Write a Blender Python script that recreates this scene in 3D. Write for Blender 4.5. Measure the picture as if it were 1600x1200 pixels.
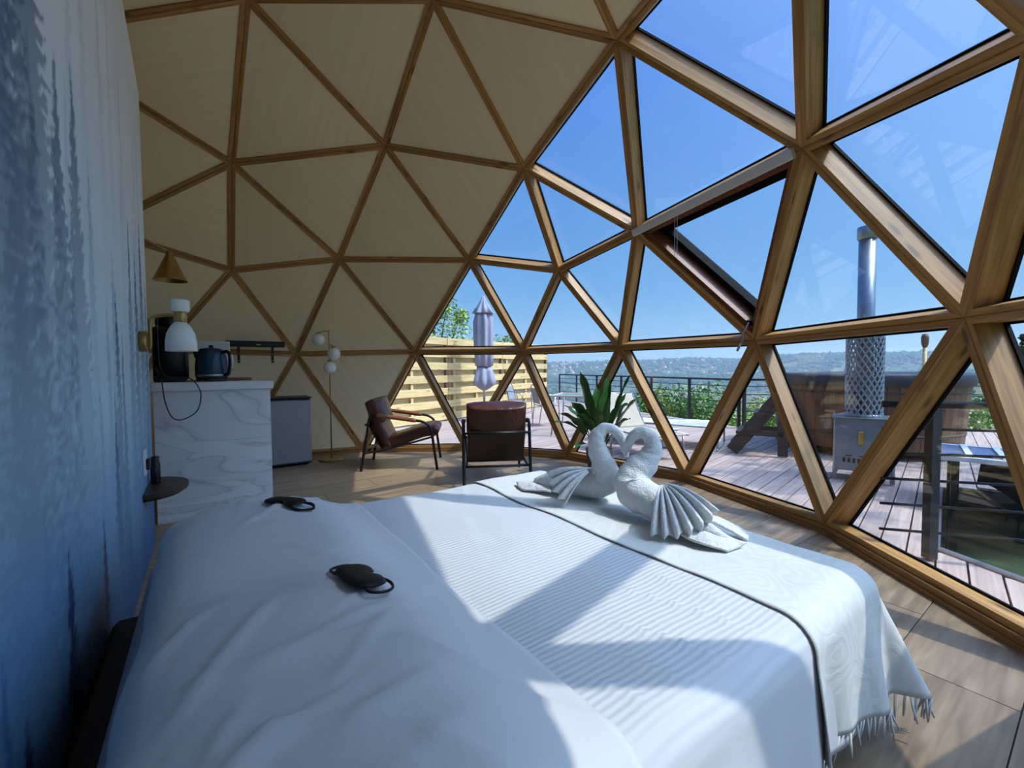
import bpy, math, random
import numpy as np
from mathutils import Vector, Matrix, noise
random.seed(7); rng = np.random.default_rng(7)
PI = math.pi
for o in list(bpy.data.objects): bpy.data.objects.remove(o)
SC = bpy.context.scene
COL = SC.collection

# ---------------------------------------------------------------- camera
EYE = 1.2349
cam = bpy.data.cameras.new('camera'); cam.sensor_width = 36.0; cam.lens = 15.09; cam.clip_start = 0.05; cam.clip_end = 9000
camo = bpy.data.objects.new('camera', cam); COL.objects.link(camo)
camo.matrix_world = Matrix.Translation((0, 0, EYE)) @ Matrix.Rotation(math.radians(90 - 2.146), 4, 'X') @ Matrix.Rotation(-math.radians(0.348), 4, 'Z')
SC.camera = camo

# ---------------------------------------------------------------- sky, sun, exposure
SUN_AZ, SUN_EL = math.radians(104.5), math.radians(56.0)
world = bpy.data.worlds.new('world'); SC.world = world; world.use_nodes = True
wn = world.node_tree.nodes; wl = world.node_tree.links
wn.clear()
w_out = wn.new('ShaderNodeOutputWorld'); w_bg = wn.new('ShaderNodeBackground')
w_tc = wn.new('ShaderNodeTexCoord'); w_sep = wn.new('ShaderNodeSeparateXYZ'); w_ramp = wn.new('ShaderNodeValToRGB')
wl.new(w_tc.outputs['Generated'], w_sep.inputs[0]); wl.new(w_sep.outputs['Z'], w_ramp.inputs[0])
cr = w_ramp.color_ramp
cr.elements[0].position = 0.0; cr.elements[0].color = (0.19, 0.35, 0.53, 1)
cr.elements[1].position = 1.0; cr.elements[1].color = (0.0, 0.070, 0.36, 1)
e = cr.elements.new(0.16); e.color = (0.085, 0.235, 0.47, 1)
e = cr.elements.new(0.55); e.color = (0.0, 0.095, 0.41, 1)
sd = Vector((math.sin(SUN_AZ) * math.cos(SUN_EL), math.cos(SUN_AZ) * math.cos(SUN_EL), math.sin(SUN_EL)))
# aureole of a hazy day: Henyey-Greenstein lobe (g = 0.82) around the sun, added to the clear-sky gradient
HG = 0.82
w_dot = wn.new('ShaderNodeVectorMath'); w_dot.operation = 'DOT_PRODUCT'; w_dot.inputs[1].default_value = sd
wl.new(w_tc.outputs['Generated'], w_dot.inputs[0])
w_m1 = wn.new('ShaderNodeMath'); w_m1.operation = 'MULTIPLY_ADD'; w_m1.inputs[1].default_value = -2 * HG; w_m1.inputs[2].default_value = 1 + HG * HG
wl.new(w_dot.outputs['Value'], w_m1.inputs[0])
w_m2 = wn.new('ShaderNodeMath'); w_m2.operation = 'POWER'; w_m2.inputs[1].default_value = -1.5; wl.new(w_m1.outputs[0], w_m2.inputs[0])
w_m3 = wn.new('ShaderNodeVectorMath'); w_m3.operation = 'SCALE'; w_m3.inputs[0].default_value = tuple((1 - HG * HG) * k for k in (0.225, 0.305, 0.42))
wl.new(w_m2.outputs[0], w_m3.inputs['Scale'])
w_add = wn.new('ShaderNodeVectorMath'); w_add.operation = 'ADD'; wl.new(w_ramp.outputs[0], w_add.inputs[0]); wl.new(w_m3.outputs[0], w_add.inputs[1])
wl.new(w_add.outputs[0], w_bg.inputs['Color']); w_bg.inputs['Strength'].default_value = 1.0
wl.new(w_bg.outputs[0], w_out.inputs[0])
sun = bpy.data.lights.new('sun', 'SUN'); sun.energy = 1.95; sun.angle = math.radians(0.6); sun.color = (1.0, 0.95, 0.86)
suno = bpy.data.objects.new('sun', sun); COL.objects.link(suno)
suno.rotation_euler = (-sd).to_track_quat('-Z', 'Y').to_euler(); suno.location = (20, 0, 30)
SC.view_settings.view_transform = 'Standard'; SC.view_settings.look = 'None'
SC.view_settings.gamma = 1.0; SC.view_settings.use_curve_mapping = False
SC.view_settings.exposure = 0.76

# ---------------------------------------------------------------- helpers
def S(r, g, b):
    f = lambda c: (c / 255 / 12.92) if c / 255 <= 0.04045 else ((c / 255 + 0.055) / 1.055) ** 2.4
    return (f(r), f(g), f(b), 1.0)

def build(name, V, F, m, parent=None, smooth=False, M=None, uvcol=None):
    me = bpy.data.meshes.new(name)
    me.from_pydata([tuple(map(float, v)) for v in V], [], [tuple(map(int, f)) for f in F]); me.update()
    if m: me.materials.append(m)
    if smooth: me.polygons.foreach_set('use_smooth', [True] * len(me.polygons))
    o = bpy.data.objects.new(name, me); COL.objects.link(o)
    if parent: o.parent = parent
    if M is not None: o.matrix_local = M
    return o

class MB:
    def __init__(s): s.V = []; s.F = []
    def add(s, V, F):
        b = len(s.V); s.V += [tuple(v) for v in V]; s.F += [tuple(i + b for i in f) for f in F]; return s
    def box(s, c, d, M=None, bev=0.0):
        x, y, z = [k / 2 for k in d]
        if bev > 0:
            b = min(bev, x * .9, y * .9, z * .9); V = []
            for sx in (-1, 1):
                for sy in (-1, 1):
                    for sz in (-1, 1):
                        V += [(sx * x, sy * (y - b), sz * (z - b)), (sx * (x - b), sy * y, sz * (z - b)), (sx * (x - b), sy * (y - b), sz * z)]
            ix = lambda sx, sy, sz, k: 3 * (((sx > 0) * 2 + (sy > 0)) * 2 + (sz > 0)) + k
            F = []
            for g in (-1, 1):
                F.append([ix(g, -1, -1, 0), ix(g, 1, -1, 0), ix(g, 1, 1, 0), ix(g, -1, 1, 0)][::g])
                F.append([ix(-1, g, -1, 1), ix(-1, g, 1, 1), ix(1, g, 1, 1), ix(1, g, -1, 1)][::g])
                F.append([ix(-1, -1, g, 2), ix(1, -1, g, 2), ix(1, 1, g, 2), ix(-1, 1, g, 2)][::g])
            for a in (-1, 1):
                for c2 in (-1, 1):
                    F.append([ix(a, c2, -1, 0), ix(a, c2, 1, 0), ix(a, c2, 1, 1), ix(a, c2, -1, 1)][::-a * c2])
                    F.append([ix(-1, a, c2, 1), ix(1, a, c2, 1), ix(1, a, c2, 2), ix(-1, a, c2, 2)][::-a * c2])
                    F.append([ix(a, -1, c2, 2), ix(a, 1, c2, 2), ix(a, 1, c2, 0), ix(a, -1, c2, 0)][::-a * c2])
                    for d3 in (-1, 1):
                        F.append([ix(a, c2, d3, 0), ix(a, c2, d3, 1), ix(a, c2, d3, 2)][::a * c2 * d3])
        else:
            V = [(-x, -y, -z), (x, -y, -z), (x, y, -z), (-x, y, -z), (-x, -y, z), (x, -y, z), (x, y, z), (-x, y, z)]
            F = [(3, 2, 1, 0), (4, 5, 6, 7), (0, 1, 5, 4), (1, 2, 6, 5), (2, 3, 7, 6), (3, 0, 4, 7)]
        c = Vector(c)
        V = [(M @ Vector(v) if M else Vector(v)) + c for v in V]
        return s.add(V, F)
    def bar(s, a, b, w, h, bev=0.0, up=(0, 0, 1)):
        a, b = Vector(a), Vector(b); X = (b - a).normalized(); Z = Vector(up)
        Y = Z.cross(X)
        if Y.length < 1e-4: Y = Vector((0, 1, 0)).cross(X)
        Y.normalize(); Z = X.cross(Y)
        M = Matrix((X, Y, Z)).transposed()
        return s.box((a + b) / 2, ((b - a).length, w, h), M, bev)
    def sweep(s, P, R, n=12, cap=True, closed=False, mod=None, flat=None):
        P = [Vector(p) for p in P]; m = len(P)
        if not hasattr(R, '__len__'): R = [R] * m
        T = []
        for i in range(m):
            a = P[(i - 1) % m] if closed or i > 0 else P[i]; b = P[(i + 1) % m] if closed or i < m - 1 else P[i]
            T.append((b - a).normalized())
        up = Vector((0, 0, 1)) if abs(T[0].z) < .9 else Vector((1, 0, 0))
        N = (up - T[0] * up.dot(T[0])).normalized(); V = []; F = []
        for i in range(m):
            if i: N = (N - T[i] * N.dot(T[i])).normalized()
            B = T[i].cross(N)
            for k in range(n):
                a = 2 * PI * k / n; r = R[i] * (mod(i / (m - 1), a) if mod else 1)
                V.append(P[i] + (N * math.cos(a) + B * math.sin(a) * (flat or 1)) * r)
        for i in range(m if closed else m - 1):
            j = (i + 1) % m
            for k in range(n):
                l = (k + 1) % n; F.append((i * n + k, i * n + l, j * n + l, j * n + k))
        if cap and not closed:
            F.append(tuple(range(n))[::-1]); F.append(tuple((m - 1) * n + k for k in range(n)))
        return s.add(V, F)
    def lathe(s, prof, n=24, c=(0, 0, 0), mod=None):
        V = []; F = []; m = len(prof)
        for i, (r, z) in enumerate(prof):
            for k in range(n):
                a = 2 * PI * k / n; q = r * (mod(i / (m - 1), a) if mod else 1)
                V.append((c[0] + q * math.cos(a), c[1] + q * math.sin(a), c[2] + z))
        for i in range(m - 1):
            for k in range(n):
                l = (k + 1) % n; F.append((i * n + k, i * n + l, (i + 1) * n + l, (i + 1) * n + k))
        F.append(tuple(range(n))[::-1]); F.append(tuple((m - 1) * n + k for k in range(n)))
        return s.add(V, F)
    def sphere(s, c, r, n=16, m=10, sc=(1, 1, 1)):
        prof = [(max(1e-4, math.sin(PI * i / m)), -math.cos(PI * i / m)) for i in range(m + 1)]
        b = len(s.V); s.lathe(prof, n)
        for i in range(b, len(s.V)):
            v = s.V[i]; s.V[i] = (c[0] + v[0] * r * sc[0], c[1] + v[1] * r * sc[1], c[2] + v[2] * r * sc[2])
        return s
    def slab(s, path, thick, hw, n=20, p=4.0, bulge=0.0, wmod=None):
        """pad swept along an x-z path; width along y; superellipse section"""
        P = [Vector((x, 0, z)) for x, z in path]; m = len(P); V = []; F = []
        for i in range(m):
            T = (P[min(i + 1, m - 1)] - P[max(i - 1, 0)]).normalized(); Nn = Vector((-T.z, 0, T.x))
            th = thick[i] / 2; w = hw * (wmod[i] if wmod else 1)
            for k in range(n):
                a = 2 * PI * k / n; ca, sa = math.cos(a), math.sin(a)
                y = math.copysign(abs(ca) ** (2 / p), ca); q = math.copysign(abs(sa) ** (2 / p), sa)
                V.append(P[i] + Vector((0, w * y, 0)) + Nn * th * q * (1 + bulge * (1 - y * y)))
        for i in range(m - 1):
            for k in range(n):
                l = (k + 1) % n; F.append((i * n + k, i * n + l, (i + 1) * n + l, (i + 1) * n + k))
        F.append(tuple(range(n))[::-1]); F.append(tuple((m - 1) * n + k for k in range(n)))
        return s.add(V, F)
    def build(s, name, m, parent=None, smooth=False, M=None): return build(name, s.V, s.F, m, parent, smooth, M)

def spline(pts, k=6):
    """Catmull-Rom through tuples of any length"""
    P = [np.array(p, float) for p in pts]; out = []
    for i in range(len(P) - 1):
        a = P[max(i - 1, 0)]; b = P[i]; c = P[i + 1]; d = P[min(i + 2, len(P) - 1)]
        for j in range(k):
            t = j / k
            out.append(.5 * ((2 * b) + (c - a) * t + (2 * a - 5 * b + 4 * c - d) * t * t + (3 * b - a - 3 * c + d) * t ** 3))
    out.append(P[-1]); return [tuple(p) for p in out]

def thing(name, label, cat, loc=(0, 0, 0), rotz=0.0, group=None):
    o = bpy.data.objects.new(name, None); COL.objects.link(o); o.empty_display_size = .1
    o.location = loc; o.rotation_euler = (0, 0, rotz); o['label'] = label; o['category'] = cat
    if group: o['group'] = group
    return o
def struct(name, label=None):
    o = bpy.data.objects.new(name, None); COL.objects.link(o); o['kind'] = 'structure'
    if label: o['label'] = label
    return o
def tag(o, label=None, cat=None, group=None, kind=None):
    for k, v in (('label', label), ('category', cat), ('group', group), ('kind', kind)):
        if v: o[k] = v
    return o
KIDS = {}
def dup(root, loc, rotz, label=None, group=None, scale=None):
    r = root.copy(); COL.objects.link(r); r.location = loc; r.rotation_euler = (0, 0, rotz)
    if label: r['label'] = label
    if group: r['group'] = group
    if scale: r.scale = (scale,) * 3
    for ch in list(root.children):
        c = ch.copy(); COL.objects.link(c); c.parent = r
        for g in list(ch.children):
            d = g.copy(); COL.objects.link(d); d.parent = c
    return r

# ---------------------------------------------------------------- materials
def newmat(name):
    m = bpy.data.materials.new(name); m.use_nodes = True; nt = m.node_tree
    return m, nt.nodes, nt.links, nt.nodes['Principled BSDF']
def mix(N, L, fac, a, b, mode='MIX'):
    n = N.new('ShaderNodeMix'); n.data_type = 'RGBA'; n.blend_type = mode
    for sock, v in ((n.inputs[0], fac), (n.inputs[6], a), (n.inputs[7], b)):
        if hasattr(v, 'is_linked') or hasattr(v, 'links'): L.new(v, sock)
        else: sock.default_value = v
    return n.outputs[2]
def coords(N, L, sc, kind='Object', rot=(0, 0, 0)):
    tc = N.new('ShaderNodeTexCoord'); mp = N.new('ShaderNodeMapping'); mp.inputs['Scale'].default_value = sc
    mp.inputs['Rotation'].default_value = rot
    oi = N.new('ShaderNodeObjectInfo'); mu = N.new('ShaderNodeMath'); mu.operation = 'MULTIPLY'; mu.inputs[1].default_value = 37.0
    L.new(oi.outputs['Random'], mu.inputs[0])
    ad = N.new('ShaderNodeVectorMath'); ad.operation = 'ADD'
    L.new(tc.outputs[kind], mp.inputs[0]); L.new(mp.outputs[0], ad.inputs[0]); L.new(mu.outputs[0], ad.inputs[1])
    return ad.outputs[0], oi.outputs['Random']
def plain(name, col, rough=.5, metal=0.0, bump=0.0, bs=60, var=0.12, vs=8, spec=None, stretch=(1, 1, 1), emit=None):
    m, N, L, b = newmat(name)
    vec, rnd = coords(N, L, stretch)
    nz = N.new('ShaderNodeTexNoise'); nz.inputs['Scale'].default_value = vs; nz.inputs['Detail'].default_value = 4
    L.new(vec, nz.inputs['Vector'])
    dk = tuple(c * (1 - var) for c in col[:3]) + (1,); lt = tuple(min(1, c * (1 + var)) for c in col[:3]) + (1,)
    L.new(mix(N, L, nz.outputs['Fac'], dk, lt), b.inputs['Base Color'])
    b.inputs['Roughness'].default_value = rough; b.inputs['Metallic'].default_value = metal
    if spec is not None: b.inputs['Specular IOR Level'].default_value = spec
    if bump:
        n2 = N.new('ShaderNodeTexNoise'); n2.inputs['Scale'].default_value = bs; n2.inputs['Detail'].default_value = 5; L.new(vec, n2.inputs['Vector'])
        bp = N.new('ShaderNodeBump'); bp.inputs['Strength'].default_value = bump; bp.inputs['Distance'].default_value = .01
        L.new(n2.outputs['Fac'], bp.inputs['Height']); L.new(bp.outputs[0], b.inputs['Normal'])
    return m
def wood(name, c1, c2, rough=.55, grain=(1.2, 26, 26), knots=0.0, var=.25, bump=.15, kd=None):
    m, N, L, b = newmat(name)
    vec, rnd = coords(N, L, grain)
    nz = N.new('ShaderNodeTexNoise'); nz.inputs['Scale'].default_value = 2.0; nz.inputs['Detail'].default_value = 6; nz.inputs['Distortion'].default_value = .6
    L.new(vec, nz.inputs['Vector'])
    rp = N.new('ShaderNodeValToRGB'); rp.color_ramp.elements[0].position = .3; rp.color_ramp.elements[1].position = .72
    rp.color_ramp.elements[0].color = c1; rp.color_ramp.elements[1].color = c2; L.new(nz.outputs['Fac'], rp.inputs[0])
    col = rp.outputs[0]
    hs = N.new('ShaderNodeHueSaturation'); mr = N.new('ShaderNodeMapRange'); mr.inputs[3].default_value = 1 - var; mr.inputs[4].default_value = 1 + var
    L.new(rnd, mr.inputs[0]); L.new(mr.outputs[0], hs.inputs['Value']); L.new(col, hs.inputs['Color']); col = hs.outputs[0]
    if knots:
        v2, _ = coords(N, L, (2.6, 9, 9)); vo = N.new('ShaderNodeTexVoronoi'); vo.inputs['Scale'].default_value = 1.0; L.new(v2, vo.inputs['Vector'])
        r2 = N.new('ShaderNodeValToRGB'); r2.color_ramp.elements[0].position = .09; r2.color_ramp.elements[1].position = .20
        r2.color_ramp.elements[0].color = (knots,) * 3 + (1,); r2.color_ramp.elements[1].color = (0, 0, 0, 1); L.new(vo.outputs['Distance'], r2.inputs[0])
        col = mix(N, L, r2.outputs[0], col, kd or tuple(c * .35 for c in c1[:3]) + (1,))
    L.new(col, b.inputs['Base Color']); b.inputs['Roughness'].default_value = rough
    bp = N.new('ShaderNodeBump'); bp.inputs['Strength'].default_value = bump; bp.inputs['Distance'].default_value = .004
    L.new(nz.outputs['Fac'], bp.inputs['Height']); L.new(bp.outputs[0], b.inputs['Normal'])
    return m
def glassmat(name, tint=(1, 1, 1, 1), ior=1.5):
    m, N, L, b = newmat(name); N.remove(b)
    out = [n for n in N if n.type == 'OUTPUT_MATERIAL'][0]
    tr = N.new('ShaderNodeBsdfTransparent'); tr.inputs[0].default_value = tint
    gl = N.new('ShaderNodeBsdfGlossy'); gl.inputs['Roughness'].default_value = 0.0
    fr = N.new('ShaderNodeFresnel'); ge = N.new('ShaderNodeNewGeometry'); mr = N.new('ShaderNodeMapRange'); mr.inputs[3].default_value = ior; mr.inputs[4].default_value = 1 / ior
    L.new(ge.outputs['Backfacing'], mr.inputs[0]); L.new(mr.outputs[0], fr.inputs['IOR'])
    mx = N.new('ShaderNodeMixShader'); L.new(fr.outputs[0], mx.inputs[0]); L.new(tr.outputs[0], mx.inputs[1]); L.new(gl.outputs[0], mx.inputs[2])
    L.new(mx.outputs[0], out.inputs['Surface']); return m

M_strut = wood('pine_strut', S(142, 100, 50), S(192, 146, 84), .5, (1.0, 22, 22), .8, .18, .12)
M_trim = wood('pine_trim', S(124, 86, 44), S(168, 124, 70), .5, (1.0, 22, 22), .5, .08, .12)
M_sash = wood('red_brown_frame', S(104, 54, 30), S(134, 76, 44), .5, (1.0, 22, 22), 0, .05, .1)
M_ply = wood('birch_plywood', S(244, 222, 178), S(250, 231, 192), .55, (.7, 9, 9), 0, .06, .04)
M_shell = plain('outer_shell', S(90, 86, 80), .8)
M_glass = glassmat('window_glass', (.97, .985, .98, 1))
M_gasket = plain('black_gasket', S(16, 17, 19), .8, 0, 0, 1, .1, 8, .15)
M_floor = wood('oak_floor_plank', S(120, 100, 80), S(164, 142, 116), .38, (1.3, 14, 14), 0, .10, .06)
M_sub = plain('floor_joint', S(48, 40, 33), .9)
M_deck = wood('pinkish_deck_board', S(156, 132, 122), S(188, 166, 156), .7, (.8, 20, 20), 0, .10, .2)
M_fence = wood('pressure_treated_pine', S(194, 164, 108), S(232, 206, 150), .7, (1.0, 18, 18), .7, .10, .15)
M_fpost = wood('brown_fence_post', S(110, 84, 60), S(140, 110, 80), .7, (18, 18, 1.0), 0, .05, .15)
M_black = plain('black_metal', S(22, 22, 24), .42, .2)
M_blackp = plain('black_plastic', S(20, 20, 22), .4)
M_rail = plain('anthracite_rail', S(44, 48, 54), .5, .3)
M_alu = plain('brushed_aluminium', S(170, 172, 176), .32, .9)
M_steel = plain('galvanised_steel', S(150, 156, 162), .34, .85, .05, 30)
M_brass = plain('satin_brass', S(176, 148, 92), .32, .9)
M_white = plain('white_laminate', S(226, 226, 228), .35)
M_grey = plain('grey_metal', S(150, 152, 158), .35, .5)
M_fridge = plain('silver_fridge_door', S(142, 144, 150), .38, .35)
M_opal = plain('opal_glass', S(238, 236, 230), .22)
M_opal.node_tree.nodes['Principled BSDF'].inputs['Subsurface Weight'].default_value = .2
# ================================================================ the dome shell
NODES={'a0':(-3.510,5.436,2.480),'a1':(0.587,5.524,2.469),'a2':(1.952,1.640,2.455),'a3':(-1.335,-0.801,2.473),'a4':(-4.689,1.528,2.473),'apex':(-1.409,2.671,4.600),'b0':(-3.076,4.820,3.506),'b1':(0.144,4.917,3.472),'b2':(1.198,1.885,3.492),'b3':(-1.351,-0.051,3.492),'b4':(-3.980,1.775,3.492),'c0':(-2.219,3.738,4.363),'c1':(-0.656,3.764,4.368),'c2':(-0.127,2.285,4.363),'c3':(-1.380,1.333,4.363),'c4':(-2.673,2.231,4.363),'dl0':(-2.340,5.889,2.722),'dl1':(1.316,4.593,2.661),'dl2':(1.255,0.631,2.686),'dl3':(-2.527,-0.493,2.686),'dl4':(-4.764,2.757,2.686),'dr0':(-0.578,5.923,2.706),'dr1':(1.934,2.908,2.678),'dr2':(-0.157,-0.442,2.686),'dr3':(-3.983,0.519,2.686),'dr4':(-4.252,4.455,2.686),'g0':(-1.472,6.496,1.485),'g1':(2.213,3.922,1.469),'g2':(0.903,-0.372,1.478),'g3':(-3.589,-0.467,1.478),'g4':(-5.068,3.775,1.478),'hl0':(-3.069,6.115,1.451),'hl1':(1.331,5.337,1.480),'hl2':(1.973,0.892,1.478),'hl3':(-2.056,-1.095,1.478),'hl4':(-5.191,2.123,1.478),'hr0':(0.135,6.168,1.473),'hr1':(2.395,2.282,1.486),'hr2':(-0.601,-1.064,1.478),'hr3':(-4.712,0.749,1.478),'hr4':(-4.258,5.219,1.478),'m0':(-1.448,5.048,3.798),'m1':(0.835,3.455,3.790),'m2':(0.029,0.779,3.792),'m3':(-2.764,0.719,3.792),'m4':(-3.684,3.357,3.792),'p0':(-3.685,5.668,0.055),'p1':(-2.232,6.347,0.050),'p10':(-2.866,-0.798,0.055),'p11':(-4.151,0.094,0.055),'p12':(-4.962,1.432,0.055),'p13':(-5.159,2.985,0.055),'p14':(-4.707,4.483,0.055),'p2':(-0.705,6.368,0.055),'p3':(0.733,5.766,0.060),'p4':(1.861,4.600,0.049),'p5':(2.316,3.152,0.059),'p6':(2.194,1.585,0.055),'p7':(1.441,0.214,0.055),'p8':(0.195,-0.733,0.055),'p9':(-1.329,-1.091,0.055)}
TRIS='apex/c0/c1 c0/b0/m0 c0/m0/c1 c1/m0/b1 b0/a0/dl0 b0/dl0/m0 m0/dl0/dr0 m0/dr0/b1 b1/dr0/a1 a0/hl0/dl0 dl0/hl0/g0 dl0/g0/dr0 dr0/g0/hr0 dr0/hr0/a1 a1/hr0/hl1 hl0/p0/p1 hl0/p1/g0 g0/p1/p2 g0/p2/hr0 hr0/p2/p3 hr0/p3/hl1 apex/c1/c2 c1/b1/m1 c1/m1/c2 c2/m1/b2 b1/a1/dl1 b1/dl1/m1 m1/dl1/dr1 m1/dr1/b2 b2/dr1/a2 a1/hl1/dl1 dl1/hl1/g1 dl1/g1/dr1 dr1/g1/hr1 dr1/hr1/a2 a2/hr1/hl2 hl1/p3/p4 hl1/p4/g1 g1/p4/p5 g1/p5/hr1 hr1/p5/p6 hr1/p6/hl2 apex/c2/c3 c2/b2/m2 c2/m2/c3 c3/m2/b3 b2/a2/dl2 b2/dl2/m2 m2/dl2/dr2 m2/dr2/b3 b3/dr2/a3 a2/hl2/dl2 dl2/hl2/g2 dl2/g2/dr2 dr2/g2/hr2 dr2/hr2/a3 a3/hr2/hl3 hl2/p6/p7 hl2/p7/g2 g2/p7/p8 g2/p8/hr2 hr2/p8/p9 hr2/p9/hl3 apex/c3/c4 c3/b3/m3 c3/m3/c4 c4/m3/b4 b3/a3/dl3 b3/dl3/m3 m3/dl3/dr3 m3/dr3/b4 b4/dr3/a4 a3/hl3/dl3 dl3/hl3/g3 dl3/g3/dr3 dr3/g3/hr3 dr3/hr3/a4 a4/hr3/hl4 hl3/p9/p10 hl3/p10/g3 g3/p10/p11 g3/p11/hr3 hr3/p11/p12 hr3/p12/hl4 apex/c4/c0 c4/b4/m4 c4/m4/c0 c0/m4/b0 b4/a4/dl4 b4/dl4/m4 m4/dl4/dr4 m4/dr4/b0 b0/dr4/a0 a4/hl4/dl4 dl4/hl4/g4 dl4/g4/dr4 dr4/g4/hr4 dr4/hr4/a0 a0/hr4/hl0 hl4/p12/p13 hl4/p13/g4 g4/p13/p14 g4/p14/hr4 hr4/p14/p0 hr4/p0/hl0'.split()
GLAZED=set(frozenset(s.split('/')) for s in 'g0/p1/p2 g0/p2/hr0 g0/dr0/hr0 dr0/hr0/a1 dr0/b1/a1 hr0/hl1/a1 hr0/p3/hl1 hr0/p2/p3 hl1/p3/p4 hl1/p4/g1 hl1/dl1/a1 hl1/g1/dl1 b1/dl1/a1 b1/m1/dl1 dl1/dr1/m1 dl1/dr1/g1 dr1/g1/hr1 g1/hr1/p5 g1/p4/p5 dr1/a2/hr1 dr1/a2/b2 dr1/b2/m1 b2/a2/dl2 a2/hl2/dl2 dl2/hl2/g2 a2/hr1/hl2 hr1/p5/p6 hr1/p6/hl2 hl2/p6/p7 hl2/p7/g2'.split())
SKYLIGHT=frozenset(('dl1','dr1','g1'))
NODES={k:Vector(v) for k,v in NODES.items()}
CEN=Vector((-1.4088,2.6714,.6995)); RAD=3.9; SW=.037; DEP=.135
ceiling=struct('ceiling','dome lining of birch plywood triangles between pine battens')
glaze=struct('wall_right','glazed side of the dome, pine struts between triangular panes')
def out(p,d): return p+(p-CEN).normalized()*d
def inset(tri,w):
    """corners of the triangle inset by w in its own plane"""
    P=[NODES[k] for k in tri]; n=(P[1]-P[0]).cross(P[2]-P[0]).normalized()
    if n.dot((P[0]+P[1]+P[2])/3-CEN)<0: n=-n
    a=[(P[2]-P[1]).length,(P[0]-P[2]).length,(P[1]-P[0]).length]; per=sum(a)
    inc=sum((P[i]*a[i] for i in range(3)),Vector())/per; r=(P[1]-P[0]).cross(P[2]-P[0]).length/per
    return [inc+(p-inc)*(1-w/r) for p in P],n,P
shV=[];shF=[];wi=0
for ts in TRIS:
    tri=ts.split('/'); fs=frozenset(tri); gz=fs in GLAZED
    Q,n,P=inset(tri,SW); Q2,_,_=inset(tri,SW*.15)
    dep=DEP if gz else .10
    for i in range(3):
        j=(i+1)%3; 
        a,b=P[i],P[j]
        X=(b-a).normalized(); Z=n; Y=Z.cross(X); M=Matrix((X,Y,Z)).transposed().to_4x4(); M.translation=(a+b)/2; Mi=M.inverted()
        ring=lambda e: [Q2[e],Q[e],Q[e]+n*dep,out(P[e],dep/max(.3,n.dot((P[e]-CEN).normalized()))),out(P[e],.006)]
        V=[Mi@v for v in ring(i)+ring(j)]
        F=[(k,(k+1)%5,5+(k+1)%5,5+k) for k in range(5)]+[(4,3,2,1,0),(5,6,7,8,9)]
        c=sum(V,Vector())/10
        f0=[V[q] for q in F[1]]; nn=(f0[1]-f0[0]).cross(f0[2]-f0[0])
        if nn.dot(f0[0]-c)<0: F=[f[::-1] for f in F]
        build('strut',V,F,M_strut,glaze if gz else ceiling,M=M)
    if not gz:
        R,_,_=inset(tri,SW-.002); c=sum(R,Vector())/3
        ang=random.choice([0,1,2]); X=(R[(ang+1)%3]-R[ang]).normalized(); Y=n.cross(X); M=Matrix((X,Y,n)).transposed().to_4x4(); M.translation=c; Mi=M.inverted()
        V=[Mi@(v+n*.016) for v in R]+[Mi@(v+n*.034) for v in R]
        build('plywood_panel',V,[(2,1,0),(3,4,5),(0,1,4,3),(1,2,5,4),(2,0,3,5)],M_ply,ceiling,M=M)
        b0=len(shV); shV+=[out(p,.11) for p in P]+[out(p,.13) for p in P]
        shF+=[(b0,b0+1,b0+2),(b0+3,b0+4,b0+5),(b0,b0+1,b0+4,b0+3),(b0+1,b0+2,b0+5,b0+4),(b0+2,b0,b0+3,b0+5)]
    else:
        wi+=1; w=struct('window_%d'%wi)
        def ringmesh(w0,w1,z0,z1,mm,nm,par,k=1):
            A,_,_=inset(tri,w0);B,_,_=inset(tri,w1); V=[p+n*z0 for p in A]+[p+n*z0 for p in B]+[p+n*z1 for p in A]+[p+n*z1 for p in B]; F=[]
            for i in range(3):
                j=(i+1)%3
                F+=[(i,j,3+j,3+i),(6+i,9+i,9+j,6+j),(3+i,3+j,9+j,9+i),(j,i,6+i,6+j)]
            return build(nm,V,F,mm,par)
        if fs==SKYLIGHT:
            w['label']='opening triangular skylight with a black sash and a pull cord'
            ringmesh(SW,SW+.04,.03,.16,M_sash,'frame',w)
            ringmesh(SW+.03,SW+.10,.16,.25,M_gasket,'sash',w)
            pz=.215; pw=SW+.095
        else:
            ringmesh(SW-.002,SW+.012,DEP-.014,DEP+.004,M_gasket,'gasket',w)
            pz=DEP+.004; pw=SW*.6
        A,_,_=inset(tri,pw); V=[p+n*pz for p in A]+[p+n*(pz+.012) for p in A]
        build('pane',V,[(2,1,0),(3,4,5),(0,1,4,3),(1,2,5,4),(2,0,3,5)],M_glass,w)
build('outer_shell',shV,shF,M_shell,ceiling)
# base rail all round
for k in range(15):
    a,b=NODES['p%d'%k],NODES['p%d'%((k+1)%15)]
    ca=Vector((CEN.x,CEN.y,0)); a0=Vector((a.x,a.y,0)); b0=Vector((b.x,b.y,0))
    da=(a0-ca).normalized(); db=(b0-ca).normalized()
    t=struct('trim_%d'%(k+1))
    def rail(nm,ri,ro,z0,z1,mm):
        X=(b0-a0).normalized(); Y=Vector((0,0,1)).cross(X); M=Matrix((X,Y,Vector((0,0,1)))).transposed().to_4x4(); M.translation=(a0+b0)/2; Mi=M.inverted()
        V=[Mi@(p+d*r+Vector((0,0,z))) for z in (z0,z1) for p,d,r in ((a0,da,ri),(b0,db,ri),(b0,db,ro),(a0,da,ro))]
        build(nm,V,[(3,2,1,0),(4,5,6,7),(0,1,5,4),(1,2,6,5),(2,3,7,6),(3,0,4,7)],mm,t,M=M)
    rail('lower_rail',-.035,.16,-.02,.026,M_trim)
    rail('upper_rail',-.022,.15,.027,.060,M_trim)

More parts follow.
